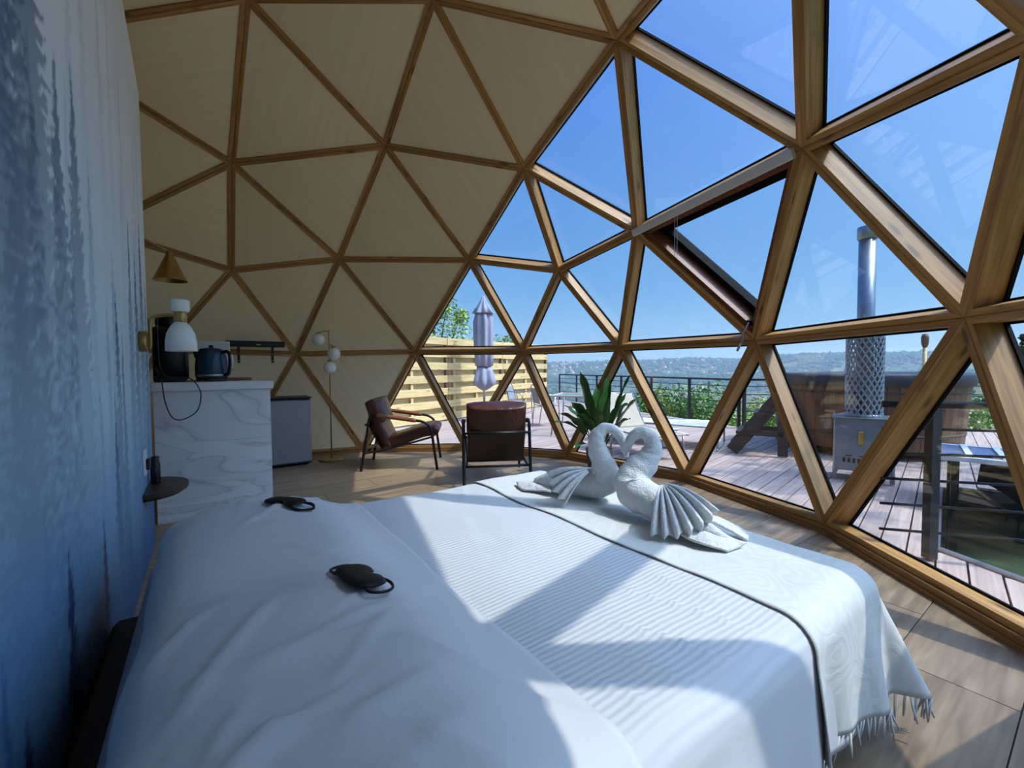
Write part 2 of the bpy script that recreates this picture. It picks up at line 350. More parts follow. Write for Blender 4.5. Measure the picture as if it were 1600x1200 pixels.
# ---- floor planks (clipped to the dome plan)
def clip(poly,inside,cut):
    o=[]
    for i in range(len(poly)):
        a,b=poly[i],poly[(i+1)%len(poly)]; ia,ib=inside(a),inside(b)
        if ia>=0: o.append(a)
        if (ia>=0)!=(ib>=0): t=ia/(ia-ib); o.append((a[0]+(b[0]-a[0])*t,a[1]+(b[1]-a[1])*t))
    return o
def prism(poly,z0,z1):
    k=len(poly); V=[(x,y,z0) for x,y in poly]+[(x,y,z1) for x,y in poly]
    return V,[tuple(range(k))[::-1],tuple(range(k,2*k))]+[(i,(i+1)%k,k+(i+1)%k,k+i) for i in range(k)]
PLAN=[(NODES['p%d'%k].x,NODES['p%d'%k].y) for k in range(15)]
cx,cy=CEN.x,CEN.y
def halfplanes(scale):
    H=[]
    for i in range(15):
        a=PLAN[i]; b=PLAN[(i+1)%15]
        nx,ny=b[1]-a[1],a[0]-b[0]; l=math.hypot(nx,ny); nx/=l; ny/=l
        if nx*(cx-a[0])+ny*(cy-a[1])<0: nx,ny=-nx,-ny
        H.append((a,nx,ny))
    return H
HP=halfplanes(1)
nV=Vector((.8148,.5798,0)).normalized(); tV=Vector((-nV.y,nV.x,0)); TH=math.atan2(nV.y,nV.x)
def BT(n,t,z=0.0): v=nV*n+tV*t; return Vector((v.x,v.y,z))
floor=struct('floor','wood plank floor of the dome')
V,F=prism([(cx+(x-cx)*1.01,cy+(y-cy)*1.01) for x,y in PLAN],-.03,-.006); build('underlay',V,F,M_sub,floor)
Mrot=Matrix.Rotation(TH,4,'Z'); Mri=Mrot.inverted()
row=0; t=-2.0
while t<7.6:
    n0=-5.2+ (row*.53)%1.45
    while n0<4.6:
        L_=1.45; g=.0022
        poly=[tuple(BT(a,b)[:2]) for a,b in ((n0+g,t+g),(n0+L_-g,t+g),(n0+L_-g,t+.36-g),(n0+g,t+.36-g))]
        for a,nx,ny in HP:
            poly=clip(poly,lambda p:nx*(p[0]-a[0])+ny*(p[1]-a[1])-.004,None) if poly else poly
        if len(poly)>2:
            cxx=sum(p[0] for p in poly)/len(poly); cyy=sum(p[1] for p in poly)/len(poly)
            M=Matrix.Translation((cxx,cyy,0))@Mrot; Mi=M.inverted()
            V,F=prism(poly,-.006,0.0); V=[Mi@Vector(v) for v in V]
            build('plank',V,F,M_floor,floor,M=M)
        n0+=L_
    row+=1; t+=.36

# ---- mural wall (free-standing head wall with a printed forest)
W0=-.33
wall=struct('wall_left','free-standing head wall with a misty blue forest mural')
prof=[(-.62,0),(3.97,0),(3.97,3.14),(3.335,3.314),(2.55,3.40),(1.6,3.42),(.5,3.05),(-.2,2.35),(-.45,1.9),(-.62,1.5)]
Vw=[BT(W0-.002,a,z) for a,z in prof]+[BT(W0-.10,a,z) for a,z in prof]; k=len(prof)
build('wall_core',Vw,[tuple(range(k)),tuple(range(k,2*k))[::-1]]+[(i,k+i,k+(i+1)%k,(i+1)%k) for i in range(k)],plain('pale_wall',S(196,200,208),.7),wall)
def mural():
    dt=dz=.0125; T=np.linspace(-.62,3.97,360); Zs=np.arange(0,3.4201,dz); A0,B0=np.meshgrid(T,Zs,indexing='ij'); A=A0/1.158; B=1.235+(B0-1.235)/1.158
    pa=np.array(prof); 
    top=np.interp(T,[p[0] for p in prof[:1:-1]],[p[1] for p in prof[:1:-1]])
    def lat(sc,seed,oct=4):
        r=np.random.default_rng(seed); o=np.zeros_like(A); amp=1;tot=0
        for q in range(oct):
            gx=int(6/sc*2**q)+3; gy=int(5/sc*2**q)+3; g=r.random((gx,gy)); x=(A+.7)/sc*2**q%(gx-1); y=(B+.3)/sc*2**q%(gy-1)
            i=x.astype(int);j=y.astype(int);u=x-i;v=y-j;u=u*u*(3-2*u);v=v*v*(3-2*v)
            o+=amp*((g[i,j]*(1-u)+g[i+1,j]*u)*(1-v)+(g[i,j+1]*(1-u)+g[i+1,j+1]*u)*v); tot+=amp; amp*=.5
        return o/tot
    c=lambda r,g,b: np.array(S(r,g,b)[:3])
    h=B+(.25*(lat(.9,1)-.5))
    st=[0,.35,.75,1.15,1.6,2.1,3.2]; cs=[c(24,48,86),c(50,96,146),c(132,182,214),c(196,226,238),c(214,232,240),c(230,236,240),c(242,242,244)]
    C=np.stack([np.interp(h,st,[q[i] for q in cs]) for i in range(3)],-1)
    r=np.random.default_rng(3)
    layers=[(22,(1.9,2.9),c(186,202,218),.5,.6,.045),(16,(1.35,2.25),c(146,176,202),.42,.7,.055),(12,(.85,1.45),c(128,166,198),.35,.6,.055),(16,(.40,.85),c(58,104,152),.6,.8,.06)]
    jag=lat(.03,11,2)-.5; jag2=lat(.12,12,3)-.5; fog=lat(.35,13,3)
    def fir(t0,zt,w,col,fade,op,ph):
        d=zt-B; saw=((B*21+ph+3*jag2)%1.0); wd=w*(np.clip(d,0,None)**.8)*(.62+.75*saw+.9*jag)
        m=np.clip((wd-np.abs(A-t0+.03*jag2))/.012,0,1)*(d>0); return m*np.exp(-np.clip(d-.25,0,None)/fade)*op*(.75+.5*fog)
    for n,(z0,z1),col,fade,op,w in layers:
        al=np.zeros_like(A)
        for q in range(n): al=np.maximum(al,fir(-.6+4.1*(q+r.random())/n,z0+(z1-z0)*r.random(),w*1.5,col,fade,op,r.random()))
        al=np.clip(al,0,1); C=C*(1-al[...,None])+col*al[...,None]
    # big dark firs near the camera end and slim ones near the far edge
    for t0,zt,w,col,fade,op in ((1.02,2.75,.17,c(38,78,118),.8,.95),(1.16,2.5,.15,c(44,84,124),.75,.9),(1.33,2.5,.13,c(42,82,122),.8,.95),(1.53,2.05,.09,c(58,96,134),.6,.85),(1.70,2.1,.085,c(58,98,138),.6,.85),(2.3,1.6,.08,c(56,94,132),.6,.85),(2.42,1.45,.07,c(60,98,136),.6,.8),(2.72,2.0,.07,c(58,96,134),.7,.85),(2.92,1.9,.08,c(54,92,130),.7,.85),(3.16,2.1,.09,c(54,92,130),.8,.85),(3.34,1.8,.09,c(54,90,128),.8,.85),(1.47,.86,.08,c(18,44,88),1.0,.95),(1.14,.62,.10,c(18,44,86),1.0,.92),(1.9,.80,.08,c(24,54,102),1.0,.85),(2.2,1.2,.07,c(52,92,136),.5,.85)):
        al=np.clip(fir(t0,zt,w*1.35,col,fade,op,r.random()),0,1)[...,None]; C=C*(1-al)+col*al
    C=C*(.93+.14*lat(.25,5)[...,None])
    nx,nz=A.shape; Bc=np.minimum(B0,top[:,None]-.001)
    P=np.array([list(BT(W0,0,0))])+A0[...,None]*np.array(list(tV))+Bc[...,None]*np.array([0,0,1.])
    idx=np.arange(nx*nz).reshape(nx,nz); f=np.stack([idx[:-1,:-1],idx[:-1,1:],idx[1:,1:],idx[1:,:-1]],-1)
    keep=B0[:-1,:-1]<np.minimum(top[:-1],top[1:])[:,None]; f=f[keep]
    me=bpy.data.meshes.new('mural'); me.from_pydata(P.reshape(-1,3).tolist(),[],f.tolist()); me.update()
    at=me.color_attributes.new('print','FLOAT_COLOR','POINT'); at.data.foreach_set('color',np.concatenate([C.reshape(-1,3),np.ones((nx*nz,1))],1).astype(np.float32).ravel())
    m,N,L,b=newmat('forest_mural_print'); a=N.new('ShaderNodeVertexColor'); a.layer_name='print'; L.new(a.outputs[0],b.inputs['Base Color']); b.inputs['Roughness'].default_value=.55
    me.materials.append(m); o=bpy.data.objects.new('mural',me); COL.objects.link(o); o.parent=wall; o['label']='misty blue forest mural print'
mural()
# ================================================================ the bed  (local x = towards the foot, y = towards the kitchen)
M_linen=plain('white_cotton_sheet',S(192,194,199),.85,0,.10,90,.03,5)
def ribbed():
    m,N,L,b=newmat('white_ribbed_coverlet'); tc=N.new('ShaderNodeTexCoord'); w=N.new('ShaderNodeTexWave'); w.bands_direction='Y'; w.inputs['Scale'].default_value=17; w.inputs['Distortion'].default_value=2.2; w.inputs['Detail'].default_value=1.5; w.inputs['Detail Scale'].default_value=.35
    L.new(tc.outputs['Object'],w.inputs['Vector']); bp=N.new('ShaderNodeBump'); bp.inputs['Strength'].default_value=.36; bp.inputs['Distance'].default_value=.005
    L.new(w.outputs['Fac'],bp.inputs['Height']); L.new(bp.outputs[0],b.inputs['Normal']); b.inputs['Base Color'].default_value=S(189,192,198); b.inputs['Roughness'].default_value=.85; return m
def damask():
    m,N,L,b=newmat('cream_damask_throw'); tc=N.new('ShaderNodeTexCoord'); v=N.new('ShaderNodeTexVoronoi'); v.feature='DISTANCE_TO_EDGE'; v.inputs['Scale'].default_value=9
    nz=N.new('ShaderNodeTexNoise'); nz.inputs['Scale'].default_value=5; mp=N.new('ShaderNodeVectorMath'); mp.operation='MULTIPLY_ADD'; mp.inputs[1].default_value=(.25,.25,.25)
    L.new(tc.outputs['Object'],nz.inputs['Vector']); L.new(nz.outputs['Color'],mp.inputs[0]); L.new(tc.outputs['Object'],mp.inputs[2]); L.new(mp.outputs[0],v.inputs['Vector'])
    v.feature='F1'; v.inputs['Scale'].default_value=5.5
    sn=N.new('ShaderNodeMath'); sn.operation='MULTIPLY'; sn.inputs[1].default_value=34; L.new(v.outputs['Distance'],sn.inputs[0]); s2=N.new('ShaderNodeMath'); s2.operation='SINE'; L.new(sn.outputs[0],s2.inputs[0])
    r=N.new('ShaderNodeMapRange'); r.inputs[1].default_value=-.5; r.inputs[2].default_value=.5; L.new(s2.outputs[0],r.inputs[0])
    L.new(mix(N,L,r.outputs[0],S(195,197,195),S(200,201,198)),b.inputs['Base Color']); bp=N.new('ShaderNodeBump'); bp.inputs['Strength'].default_value=.16; bp.inputs['Distance'].default_value=.003
    L.new(r.outputs[0],bp.inputs['Height']); L.new(bp.outputs[0],b.inputs['Normal']); b.inputs['Roughness'].default_value=.8; return m
M_rib=ribbed(); M_throw=damask()
ZB=.55; NF=1.86; TN=.44; TF=2.26; RR=.085
def nz3(x,y,z=0.0): return noise.noise(Vector((x,y,z)))
def hump(n,t):
    a=math.exp(-(abs((n-.14)/.33))**4); b=math.exp(-(abs((t-.90)/.47))**5)+math.exp(-(abs((t-1.80)/.43))**5)
    return .125*a*min(1,b)
def drape(a,b,top,R=RR,off=0.0,fold=.05,flare=.06):
    ex=NF-R; y0=TN+R; y1=TF-R
    dx=max(0.,a-ex); dy=b-y1 if b>y1 else (b-y0 if b<y0 else 0.); d=(dx**4+dy**4)**.25
    hd=math.hypot(dx,dy)
    bx=min(a,ex); by=min(max(b,y0),y1)
    if d<1e-9: return Vector((bx,by,top))
    ux,uy=dx/hd,dy/hd; arc=R*PI/2
    if d<arc: h=(R+off)*math.sin(d/R); v=R*(1-math.cos(d/R))
    else:
        e=d-arc; s=bx*1.0+by*1.0+math.atan2(uy,ux)*.35
        h=R+off+e*(flare+fold*(math.sin(s*17)+.6*math.sin(s*31+1))); v=R+e*.995
    return Vector((bx+ux*h,by+uy*h,top-v))
bed=thing('bed','wide bed made up in white with a ribbed coverlet, beside the blue mural wall','bed',(0,0,0),TH)
M_dark=plain('dark_bed_base',S(38,36,38),.7)
MB().box((.82,1.35,.17),(1.90,1.70,.10),bev=.015).build('bed_base',M_dark,bed)
MB().box((-.262,1.35,.14),(.115,1.74,.26),bev=.02).build('gap_shade_fill',M_dark,bed)  # added dark block standing in for the shade between mattress and wall
for a,b in ((.05,.6),(1.68,.6),(.05,2.1),(1.68,2.1)): MB().lathe([(.03,0),(.03,.13)],12,(a,b,0)).build('leg',M_dark,bed)
MB().box((.815,1.35,.365),(2.03,1.76,.27),bev=.06).build('mattress',plain('grey_mattress_ticking',S(168,166,172),.9,0,.1,120),bed,True)
def sheet(nm,mm,a0,a1,b0,b1,top,res,zf=None,thick=.004,fold=.05,off=0.0,wr=.004):
    na=int((a1-a0)/res)+1; nb=int((b1-b0)/res)+1; V=[];F=[]
    for i in range(na):
        for j in range(nb):
            a=a0+(a1-a0)*i/(na-1); b=b0+(b1-b0)*j/(nb-1)
            p=drape(a,b,top,off=off,fold=fold)
            w=wr*(nz3(a*2.2,b*2.2,1)+.5*nz3(a*6,b*4,2))*2
            p.z+=w
            if zf: p=zf(a,b,p)
            V.append(p)
    for i in range(na-1):
        for j in range(nb-1): F.append((i*nb+j,(i+1)*nb+j,(i+1)*nb+j+1,i*nb+j+1))
    o=build(nm,V,F,mm,bed,True)
    md=o.modifiers.new('thickness','SOLIDIFY'); md.thickness=thick; md.offset=-1
    return o
CRC=[(1.15,.50,1.02,.90,.008,.010),(1.0,.46,.85,.80,.008,.010),(.86,.47,.74,.72,.007,.009),(1.22,.55,1.16,.95,.008,.007),(.72,.5,.66,.66,.007,.008),(.95,1.10,1.20,1.55,.007,.005),(.80,1.3,1.0,1.9,.008,.005),(1.05,1.9,1.2,2.2,.008,.006),(.72,1.8,.9,2.2,.008,.006),(.9,.8,1.15,1.05,.006,.005)]
def foldsum(C,a,b):
    k=0
    for (x0,y0,x1,y1,w,h) in C:
        dx,dy=x1-x0,y1-y0; l2=dx*dx+dy*dy; s=((a-x0)*dx+(b-y0)*dy)/l2
        if 0<s<1: k+=h*(1-abs(2*s-1)**3)*math.exp(-(((a-x0)*dy-(b-y0)*dx)/math.sqrt(l2)/w)**2)
    return k
def cov(a,b,p):
    p=Vector(p)
    if a<1.27: p.z+=foldsum(CRC,a,b)
    return p
sheet('coverlet',M_rib,.42,NF+.40,TN-.38,TF+.38,ZB,.02,cov,fold=.03,wr=.006)
def crease(a,b):
    """soft folds fanning out of the pillow corners"""
    k=0
    for (x0,y0,x1,y1,w,h) in CRE:
        dx,dy=x1-x0,y1-y0; l2=dx*dx+dy*dy; s=((a-x0)*dx+(b-y0)*dy)/l2
        if -.1<s<1.1:
            q=abs((a-x0)*dy-(b-y0)*dx)/math.sqrt(l2); e=max(0,1-abs(2*s-1)**3) if 0<=s<=1 else 0
            k+=h*e*math.exp(-(q/w)**2)
    return k
R5=random.Random(5)
CRE=[(R5.uniform(-.15,.2),R5.uniform(.45,2.2),0,0,R5.uniform(.006,.014),R5.uniform(.004,.010)) for _ in range(40)]
CRE=[(x,y,x+math.cos(g)*l,y+math.sin(g)*l,w,h) for (x,y,_,_,w,h) in CRE for g,l in [(R5.gauss(.1,.6),R5.uniform(.2,.5))]]
CRE+=[(.30,.86,.62,.50,.012,.012),(.36,1.30,.60,1.02,.014,.010),(.42,1.36,.60,1.16,.010,.008),(.40,1.62,.58,1.40,.012,.009),(.10,.75,-.18,.55,.02,.014),(.25,.62,.40,.45,.015,.012),(-.05,2.12,.25,1.95,.02,.014)]
def pil(a,b,p):
    h=hump(a,b); p=Vector(p); p.z+=h+crease(a,b)*1.15+.007*nz3(a*4,b*4,8)*(1 if a>-.1 else 0)
    if a<-.09:                                      # tucked over the pillow end at the head
        e=-.09-a; p.x=-.09-.075*math.sin(min(e/.075,PI/2)); p.z-= .075*(1-math.cos(min(e/.075,PI/2)))+max(0,e-.118)
        p.x+=.02*nz3(b*5,3.3)
    p.x+=max(0,(a-.55))*.12*nz3(b*3,7.7)
    return p
sh=sheet('top_sheet',M_linen,-.32,.60,TN-.36,TF+.30,ZB+.012,.016,pil,.005,.06,.006,.005)
def sheet_z(n,t): return ZB+.012+hump(n,t)
for y in (.92,1.79):
    o=MB().sphere((0,0,0),1,24,14).build('pillow',M_linen,bed,True); o.location=(.12,y,.545); o.scale=(.27,.37,.095)

# throw across the foot
throw=thing('throw','ivory damask throw with a fringed hem laid across the foot of the bed','throw',(0,0,0),TH)
na,nb=64,150; V=[];F=[]; a0,a1=1.285,NF+.28; b0,b1=TN-.34,TF+.30
for i in range(na):
    for j in range(nb):
        a=a0+(a1-a0)*i/(na-1); b=b0+(b1-b0)*j/(nb-1); aa=a+.012*nz3(b*3,1.7)*(1-i/(na-1))
        p=drape(aa,b,ZB+.0055,off=.006,fold=.085,flare=.06+.34*max(0,min(1,(a-NF+.25)/.25))); p.z+=.012*(nz3(a*2.2,b*2.2,1)+.5*nz3(a*6,b*4,2))+.003*nz3(a*9,b*9,5)
        V.append(p)
for i in range(na-1):
    for j in range(nb-1): F.append((i*nb+j,(i+1)*nb+j,(i+1)*nb+j+1,i*nb+j+1))
o=build('throw_cloth',V,F,M_throw,throw,True); md=o.modifiers.new('thickness','SOLIDIFY'); md.thickness=.003; md.offset=1
fr=MB()
edge=[V[i*nb] for i in range(na)]+[V[(na-1)*nb+j] for j in range(nb)]
acc=0
for q in range(len(edge)-1):
    l=(edge[q+1]-edge[q]).length; acc+=l
    if acc>.014:
        acc=0; p=edge[q]; L_=random.uniform(.055,.085); sx,sy=random.gauss(0,.012),random.gauss(0,.012)
        if p.z-L_<.01: L_=max(.01,p.z-.01)
        fr.sweep([p,p+Vector((sx*.4,sy*.4,-L_*.5)),p+Vector((sx,sy,-L_))],[.0035,.004,.0025],5)
tag(fr.build('fringe',M_throw,throw,True),kind='stuff')

# sleep masks
M_satin=plain('black_satin',S(9,10,13),.5,0,.05,40,.12,8,.25)
def sleep_mask(n,t,rot,label,loops,sc=1.0):
    e=.05; z=sheet_z(n,t); gx=(sheet_z(n+e,t)-sheet_z(n-e,t))/(2*e); gy=(sheet_z(n,t+e)-sheet_z(n,t-e))/(2*e)
    Z=Vector((-gx,-gy,1)).normalized(); X=Vector((math.cos(rot),math.sin(rot),0)); X=(X-Z*X.dot(Z)).normalized(); Y=Z.cross(X)
    r=thing('sleep_mask',label,'sleep mask',(0,0,0),0,None)
    r.matrix_world=Mrot@(Matrix.Translation((n,t,z+.012))@Matrix((X,Y,Z)).transposed().to_4x4())
    V=[];F=[]; na,nb=36,10; hl=.115*sc
    for s in (1,-1):
        for i in range(na+1):
            x=hl*math.cos(PI*(1-i/na)); u=x/hl; up=.062*sc*(max(0,1-u**4))**.5; lo=-.072*sc*(max(0,1-u**4))**.5+.036*sc*math.exp(-(u/.22)**2)
            for j in range(nb+1):
                v=j/nb; y=lo+(up-lo)*v; th=.016*sc*(max(0,1-u**6))**.5*(max(0,1-(2*v-1)**4))**.5
                V.append((x,y,s*th*(1 if s>0 else .45)))
    k=(na+1)*(nb+1)
    for s in (0,1):
        for i in range(na):
            for j in range(nb):
                q=[s*k+i*(nb+1)+j,s*k+(i+1)*(nb+1)+j,s*k+(i+1)*(nb+1)+j+1,s*k+i*(nb+1)+j+1]; F.append(q if s==0 else q[::-1])
    build('pad',V,F,M_satin,r,True)
    for l in loops: MB().sweep([Vector(q)*sc*.92 for q in spline(l,8)],.0038,8).build('strap',M_satin,r,True)
    return r
sleep_mask(.305,1.185,math.radians(143)-TH,'black satin sleep mask on the near pillow, its strap looped on both sides','x',1) if False else None
sleep_mask(.315,1.15,math.radians(128)-TH,'black sleep mask lying on the near pillow, strap looped to both sides',[[(.08,-.03,.002),(.14,-.035,-.004),(.17,.0,-.008),(.15,.05,-.012),(.10,.06,-.010),(.05,.05,-.004)],[(-.0,-.045,.002),(-.07,-.085,-.004),(-.13,-.075,-.008),(-.16,-.03,-.008),(-.15,.015,-.006),(-.11,.02,0)]],.80)
sleep_mask(.25,1.95,math.radians(-8)-TH,'black sleep mask at the far pillow, strap trailing to its right',[[(.10,.0,0),(.16,.01,-.012),(.21,-.03,-.02),(.19,-.075,-.02),(.12,-.085,-.015),(.06,-.05,-.006)],[(.10,.01,0),(.15,.035,-.012),(.19,.0,-.016),(.20,-.05,-.02),(.14,-.1,-.018),(.04,-.06,-.006)]],.72)

# towel swans
def towel():
    m,N,L,b=newmat('white_terry_towel'); tc=N.new('ShaderNodeTexCoord'); v=N.new('ShaderNodeTexNoise'); v.inputs['Scale'].default_value=160; v.inputs['Detail'].default_value=2
    n2=N.new('ShaderNodeTexNoise'); n2.inputs['Scale'].default_value=28; n2.inputs['Detail'].default_value=3
    L.new(tc.outputs['Object'],v.inputs['Vector']); L.new(tc.outputs['Object'],n2.inputs['Vector'])
    ad=N.new('ShaderNodeMath'); ad.operation='MULTIPLY_ADD'; ad.inputs[1].default_value=.45; L.new(v.outputs['Fac'],ad.inputs[0]); L.new(n2.outputs['Fac'],ad.inputs[2])
    bp=N.new('ShaderNodeBump'); bp.inputs['Strength'].default_value=.9; bp.inputs['Distance'].default_value=.012
    L.new(ad.outputs[0],bp.inputs['Height']); L.new(bp.outputs[0],b.inputs['Normal']); b.inputs['Base Color'].default_value=S(206,207,208); b.inputs['Roughness'].default_value=.95; b.inputs['Sheen Weight'].default_value=.15; return m
M_towel=towel(); ZT=.570
def swan(label,path,wing,tail):
    base=Vector((path[2][0],path[2][1],ZT)); r=thing('towel_swan',label,'towel',base)
    P=spline(path,9); 
    m=MB(); m.sweep([Vector(p[:3])-base for p in P],[max(.003,p[3]) for p in P],26,mod=lambda u,a: 1+.035*math.sin(u*118+2.6*math.sin(a+u*6))+.03*math.sin(u*61+1.7*math.sin(2*a+u*9))*(1 if u<.93 else .2)+.05*nz3(math.cos(a)*1.5,math.sin(a)*1.5,u*14))
    m.V=[(x,y,max(z,.002)) for x,y,z in m.V]; m.build('folded_body',M_towel,r,True)
    def fan(nm,apex,d0,d1,dep,k,amp,r0=.02,L0=.19,L1=.19,dome=.0):
        A=Vector(apex)-base; V=[];F=[]; na,nr=k*12,14; d0=Vector(d0);d1=Vector(d1); nrm=d0.cross(d1).normalized(); nrm= nrm if nrm.dot(dep)>0 else -nrm
        al=math.acos(max(-1,min(1,d0.normalized().dot(d1.normalized())))); a0=d0.normalized(); b0=(d1-a0*d1.dot(a0)).normalized()
        for i in range(na+1):
            u=i/na; th=al*u; D=a0*math.cos(th)+b0*math.sin(th); Ln=L0+(L1-L0)*u+.012*math.sin(u*k*2*PI+1)
            for j in range(nr+1):
                s=j/nr; q=r0+(Ln-r0)*s; pl=math.sin(u*k*2*PI); pl=math.copysign(abs(pl)**.6,pl)
                p=A+D*q+nrm*(dome*math.sin(PI*min(1,s*.9+.05))+amp*(.35+s)*pl)+Vector((0,0,-.03*s*s))
                p.z=max(p.z,.004); V.append(p)
        for i in range(na):
            for j in range(nr): F.append((i*(nr+1)+j,(i+1)*(nr+1)+j,(i+1)*(nr+1)+j+1,i*(nr+1)+j+1))
        o=build(nm,V,F,M_towel,r,True); md=o.modifiers.new('t','SOLIDIFY'); md.thickness=.007; md.offset=0; return o
    for w in wing: fan(*w)
    for nm,C in tail:
        V=[];F=[]; C=[[Vector(p)-base for p in row] for row in C]; nu,nv=len(C),len(C[0])
        R_=[spline([tuple(p) for p in row],5) for row in C]; cols=list(zip(*R_)); G=[spline(list(c),5) for c in cols]
        for c in G:
            for p in c: V.append((p[0],p[1],max(.003,p[2]+.006*nz3(p[0]*20,p[1]*20))))
        w=len(G[0])
        for i in range(len(G)-1):
            for j in range(w-1): F.append((i*w+j,(i+1)*w+j,(i+1)*w+j+1,i*w+j+1))
        o=build(nm,V,F,M_towel,r,True); md=o.modifiers.new('t','SOLIDIFY'); md.thickness=.008; md.offset=1
    return r
swan('towel swan nearer the kitchen, its head bowed to the right',
 [(.13,2.37,.60,.022),(.22,2.31,.625,.052),(.33,2.235,.645,.070),(.425,2.165,.645,.074),(.470,2.13,.675,.070),(.452,2.12,.752,.060),(.422,2.115,.832,.046),(.418,2.11,.890,.038),(.452,2.11,.932,.028),(.503,2.11,.925,.025),(.538,2.105,.885,.023),(.553,2.10,.840,.021),(.560,2.095,.800,.012),(.562,2.095,.793,.004)],
 [('wing',(.385,2.09,.735),(-.21,.05,.0),(-.15,-.06,-.145),Vector((0,-1,0)),4,.011,.02,.205,.185,.03)],
 [('tail',[[(.02,2.43,.585),(.10,2.40,.60),(.20,2.34,.60)],[(.03,2.36,.578),(.11,2.32,.60),(.20,2.27,.60)],[(.06,2.30,.577),(.13,2.27,.582),(.20,2.22,.59)]])])
swan('towel swan nearer the camera, pleated wing spread and head bowed to the left',
 [(.80,1.58,.585,.018),(.745,1.66,.602,.036),(.665,1.78,.628,.056),(.595,1.895,.650,.078),(.552,1.96,.675,.082),(.575,1.985,.738,.074),(.628,1.99,.800,.056),(.656,1.99,.853,.043),(.645,1.99,.903,.034),(.606,2.0,.930,.027),(.569,2.01,.910,.024),(.549,2.02,.870,.021),(.539,2.03,.832,.013),(.537,2.03,.822,.004)],
 [('wing',(.632,1.80,.745),(-.085,-.13,-.15),(.15,-.15,-.035),Vector((0,-1,.5)),6,.014,.02,.215,.225,.035)],
 [('tail',[[(.66,1.78,.615),(.76,1.64,.61),(.86,1.56,.585)],[(.64,1.72,.615),(.73,1.58,.60),(.80,1.53,.578)],[(.62,1.68,.595),(.69,1.56,.585),(.77,1.515,.577)]]),
  ('tail_corner',[[(.72,1.84,.615),(.84,1.74,.62),(.93,1.66,.585)],[(.70,1.78,.625),(.80,1.68,.62),(.89,1.60,.578)]])])
# ================================================================ kitchen corner and wall things
def wallthing(name,label,cat,n,t,z=0.0,group=None): return thing(name,label,cat,BT(n,t,z),TH,group)
def marble():
    m,N,L,b=newmat('white_marble_laminate'); tc=N.new('ShaderNodeTexCoord'); mp=N.new('ShaderNodeMapping'); mp.inputs['Scale'].default_value=(1,1,1.5); mp.inputs['Rotation'].default_value=(0,.9,0)
    L.new(tc.outputs['Object'],mp.inputs[0])
    n1=N.new('ShaderNodeTexNoise'); n1.inputs['Scale'].default_value=1.6; n1.inputs['Detail'].default_value=9; n1.inputs['Distortion'].default_value=1.6
    mp2=N.new('ShaderNodeMapping'); mp2.inputs['Scale'].default_value=(.55,1,2.0); mp2.inputs['Rotation'].default_value=(0,1.0,0); L.new(tc.outputs['Object'],mp2.inputs[0]); L.new(mp2.outputs[0],n1.inputs['Vector'])
    r=N.new('ShaderNodeValToRGB'); el=r.color_ramp.elements; el[0].position=.44; el[0].color=S(222,223,226); el[1].position=.55; el[1].color=S(228,229,231)
    x=el.new(.487); x.color=S(212,214,218); x=el.new(.50); x.color=S(188,190,196); x=el.new(.513); x.color=S(214,216,220)
    L.new(n1.outputs['Fac'],r.inputs[0]); L.new(r.outputs[0],b.inputs['Base Color']); b.inputs['Roughness'].default_value=.35; return m
KS=1.158
ctr=wallthing('kitchen_counter','white counter with a grey-veined marble end panel','counter',0,4.40)
MB().box((.058,.012,.532),(.81,.024,1.064)).build('end_panel',marble(),ctr)
MB().box((.058,.72,.555),(.76,1.38,1.018)).build('cabinet',M_white,ctr)
MB().box((.064,.70,1.0985),(.845,1.45,.069),bev=.004).build('worktop',M_white,ctr)
fd=wallthing('fridge','small silver fridge standing past the marble counter','fridge',.84,6.02)
MB().box((0,.20,.44),(.50,.36,.84),bev=.008).build('body',plain('fridge_body',S(52,53,56),.5),fd)
MB().box((0,-.005,.445),(.495,.045,.80),bev=.012).build('door',M_fridge,fd)
MB().box((0,.18,.872),(.51,.40,.018),bev=.004).build('top_cover',M_blackp,fd)
MB().bar((.10,-.02,.852),(.235,-.02,.852),.03,.014,.004).build('handle_grip',M_blackp,fd)
for x in (-.2,.2):
    for y in (.06,.34): MB().lathe([(.018,0),(.018,.03)],10,(x,y,0)).build('foot',M_blackp,fd)
# kettle, coffee maker, boards
CT=1.133
M_teal=plain('dark_teal_enamel',S(24,58,76),.25,.1,0,1,.05)
kt=thing('kettle','dark teal electric kettle on the marble-ended counter','kettle',BT(.04,4.62,CT),math.radians(-5)); kt.scale=(KS,)*3
MB().lathe([(.095,0),(.10,.006),(.10,.022)],32).build('power_base',M_blackp,kt,True)
MB().lathe([(.094,.023),(.100,.03),(.104,.05),(.105,.10),(.100,.16),(.092,.205),(.080,.230),(.076,.236)],36).build('body',M_teal,kt,True)
MB().lathe([(.1052,.040),(.1062,.042),(.1062,.052),(.1052,.054)],36).build('steel_band',M_alu,kt,True)
MB().lathe([(.078,.236),(.070,.246),(.03,.253),(.006,.255)],28).build('lid',M_blackp,kt,True)
MB().lathe([(.012,.254),(.016,.262),(.016,.272),(.010,.276)],14).build('knob',M_blackp,kt,True)
MB().sweep(spline([(.082,0,.215),(.125,0,.225),(.150,0,.195),(.150,0,.11),(.130,0,.055),(.100,0,.05)],6),.013,10).build('handle',M_blackp,kt,True)
MB().sweep(spline([(.160,-.0,.205),(.166,0,.15),(.160,0,.08)],6),[.004]+[.012]*11+[.004],8).build('handle_trim',M_alu,kt,True)
MB().sweep([(-.09,0,.17),(-.12,0,.205),(-.135,0,.228)],[.028,.02,.012],12).build('spout',M_teal,kt,True)
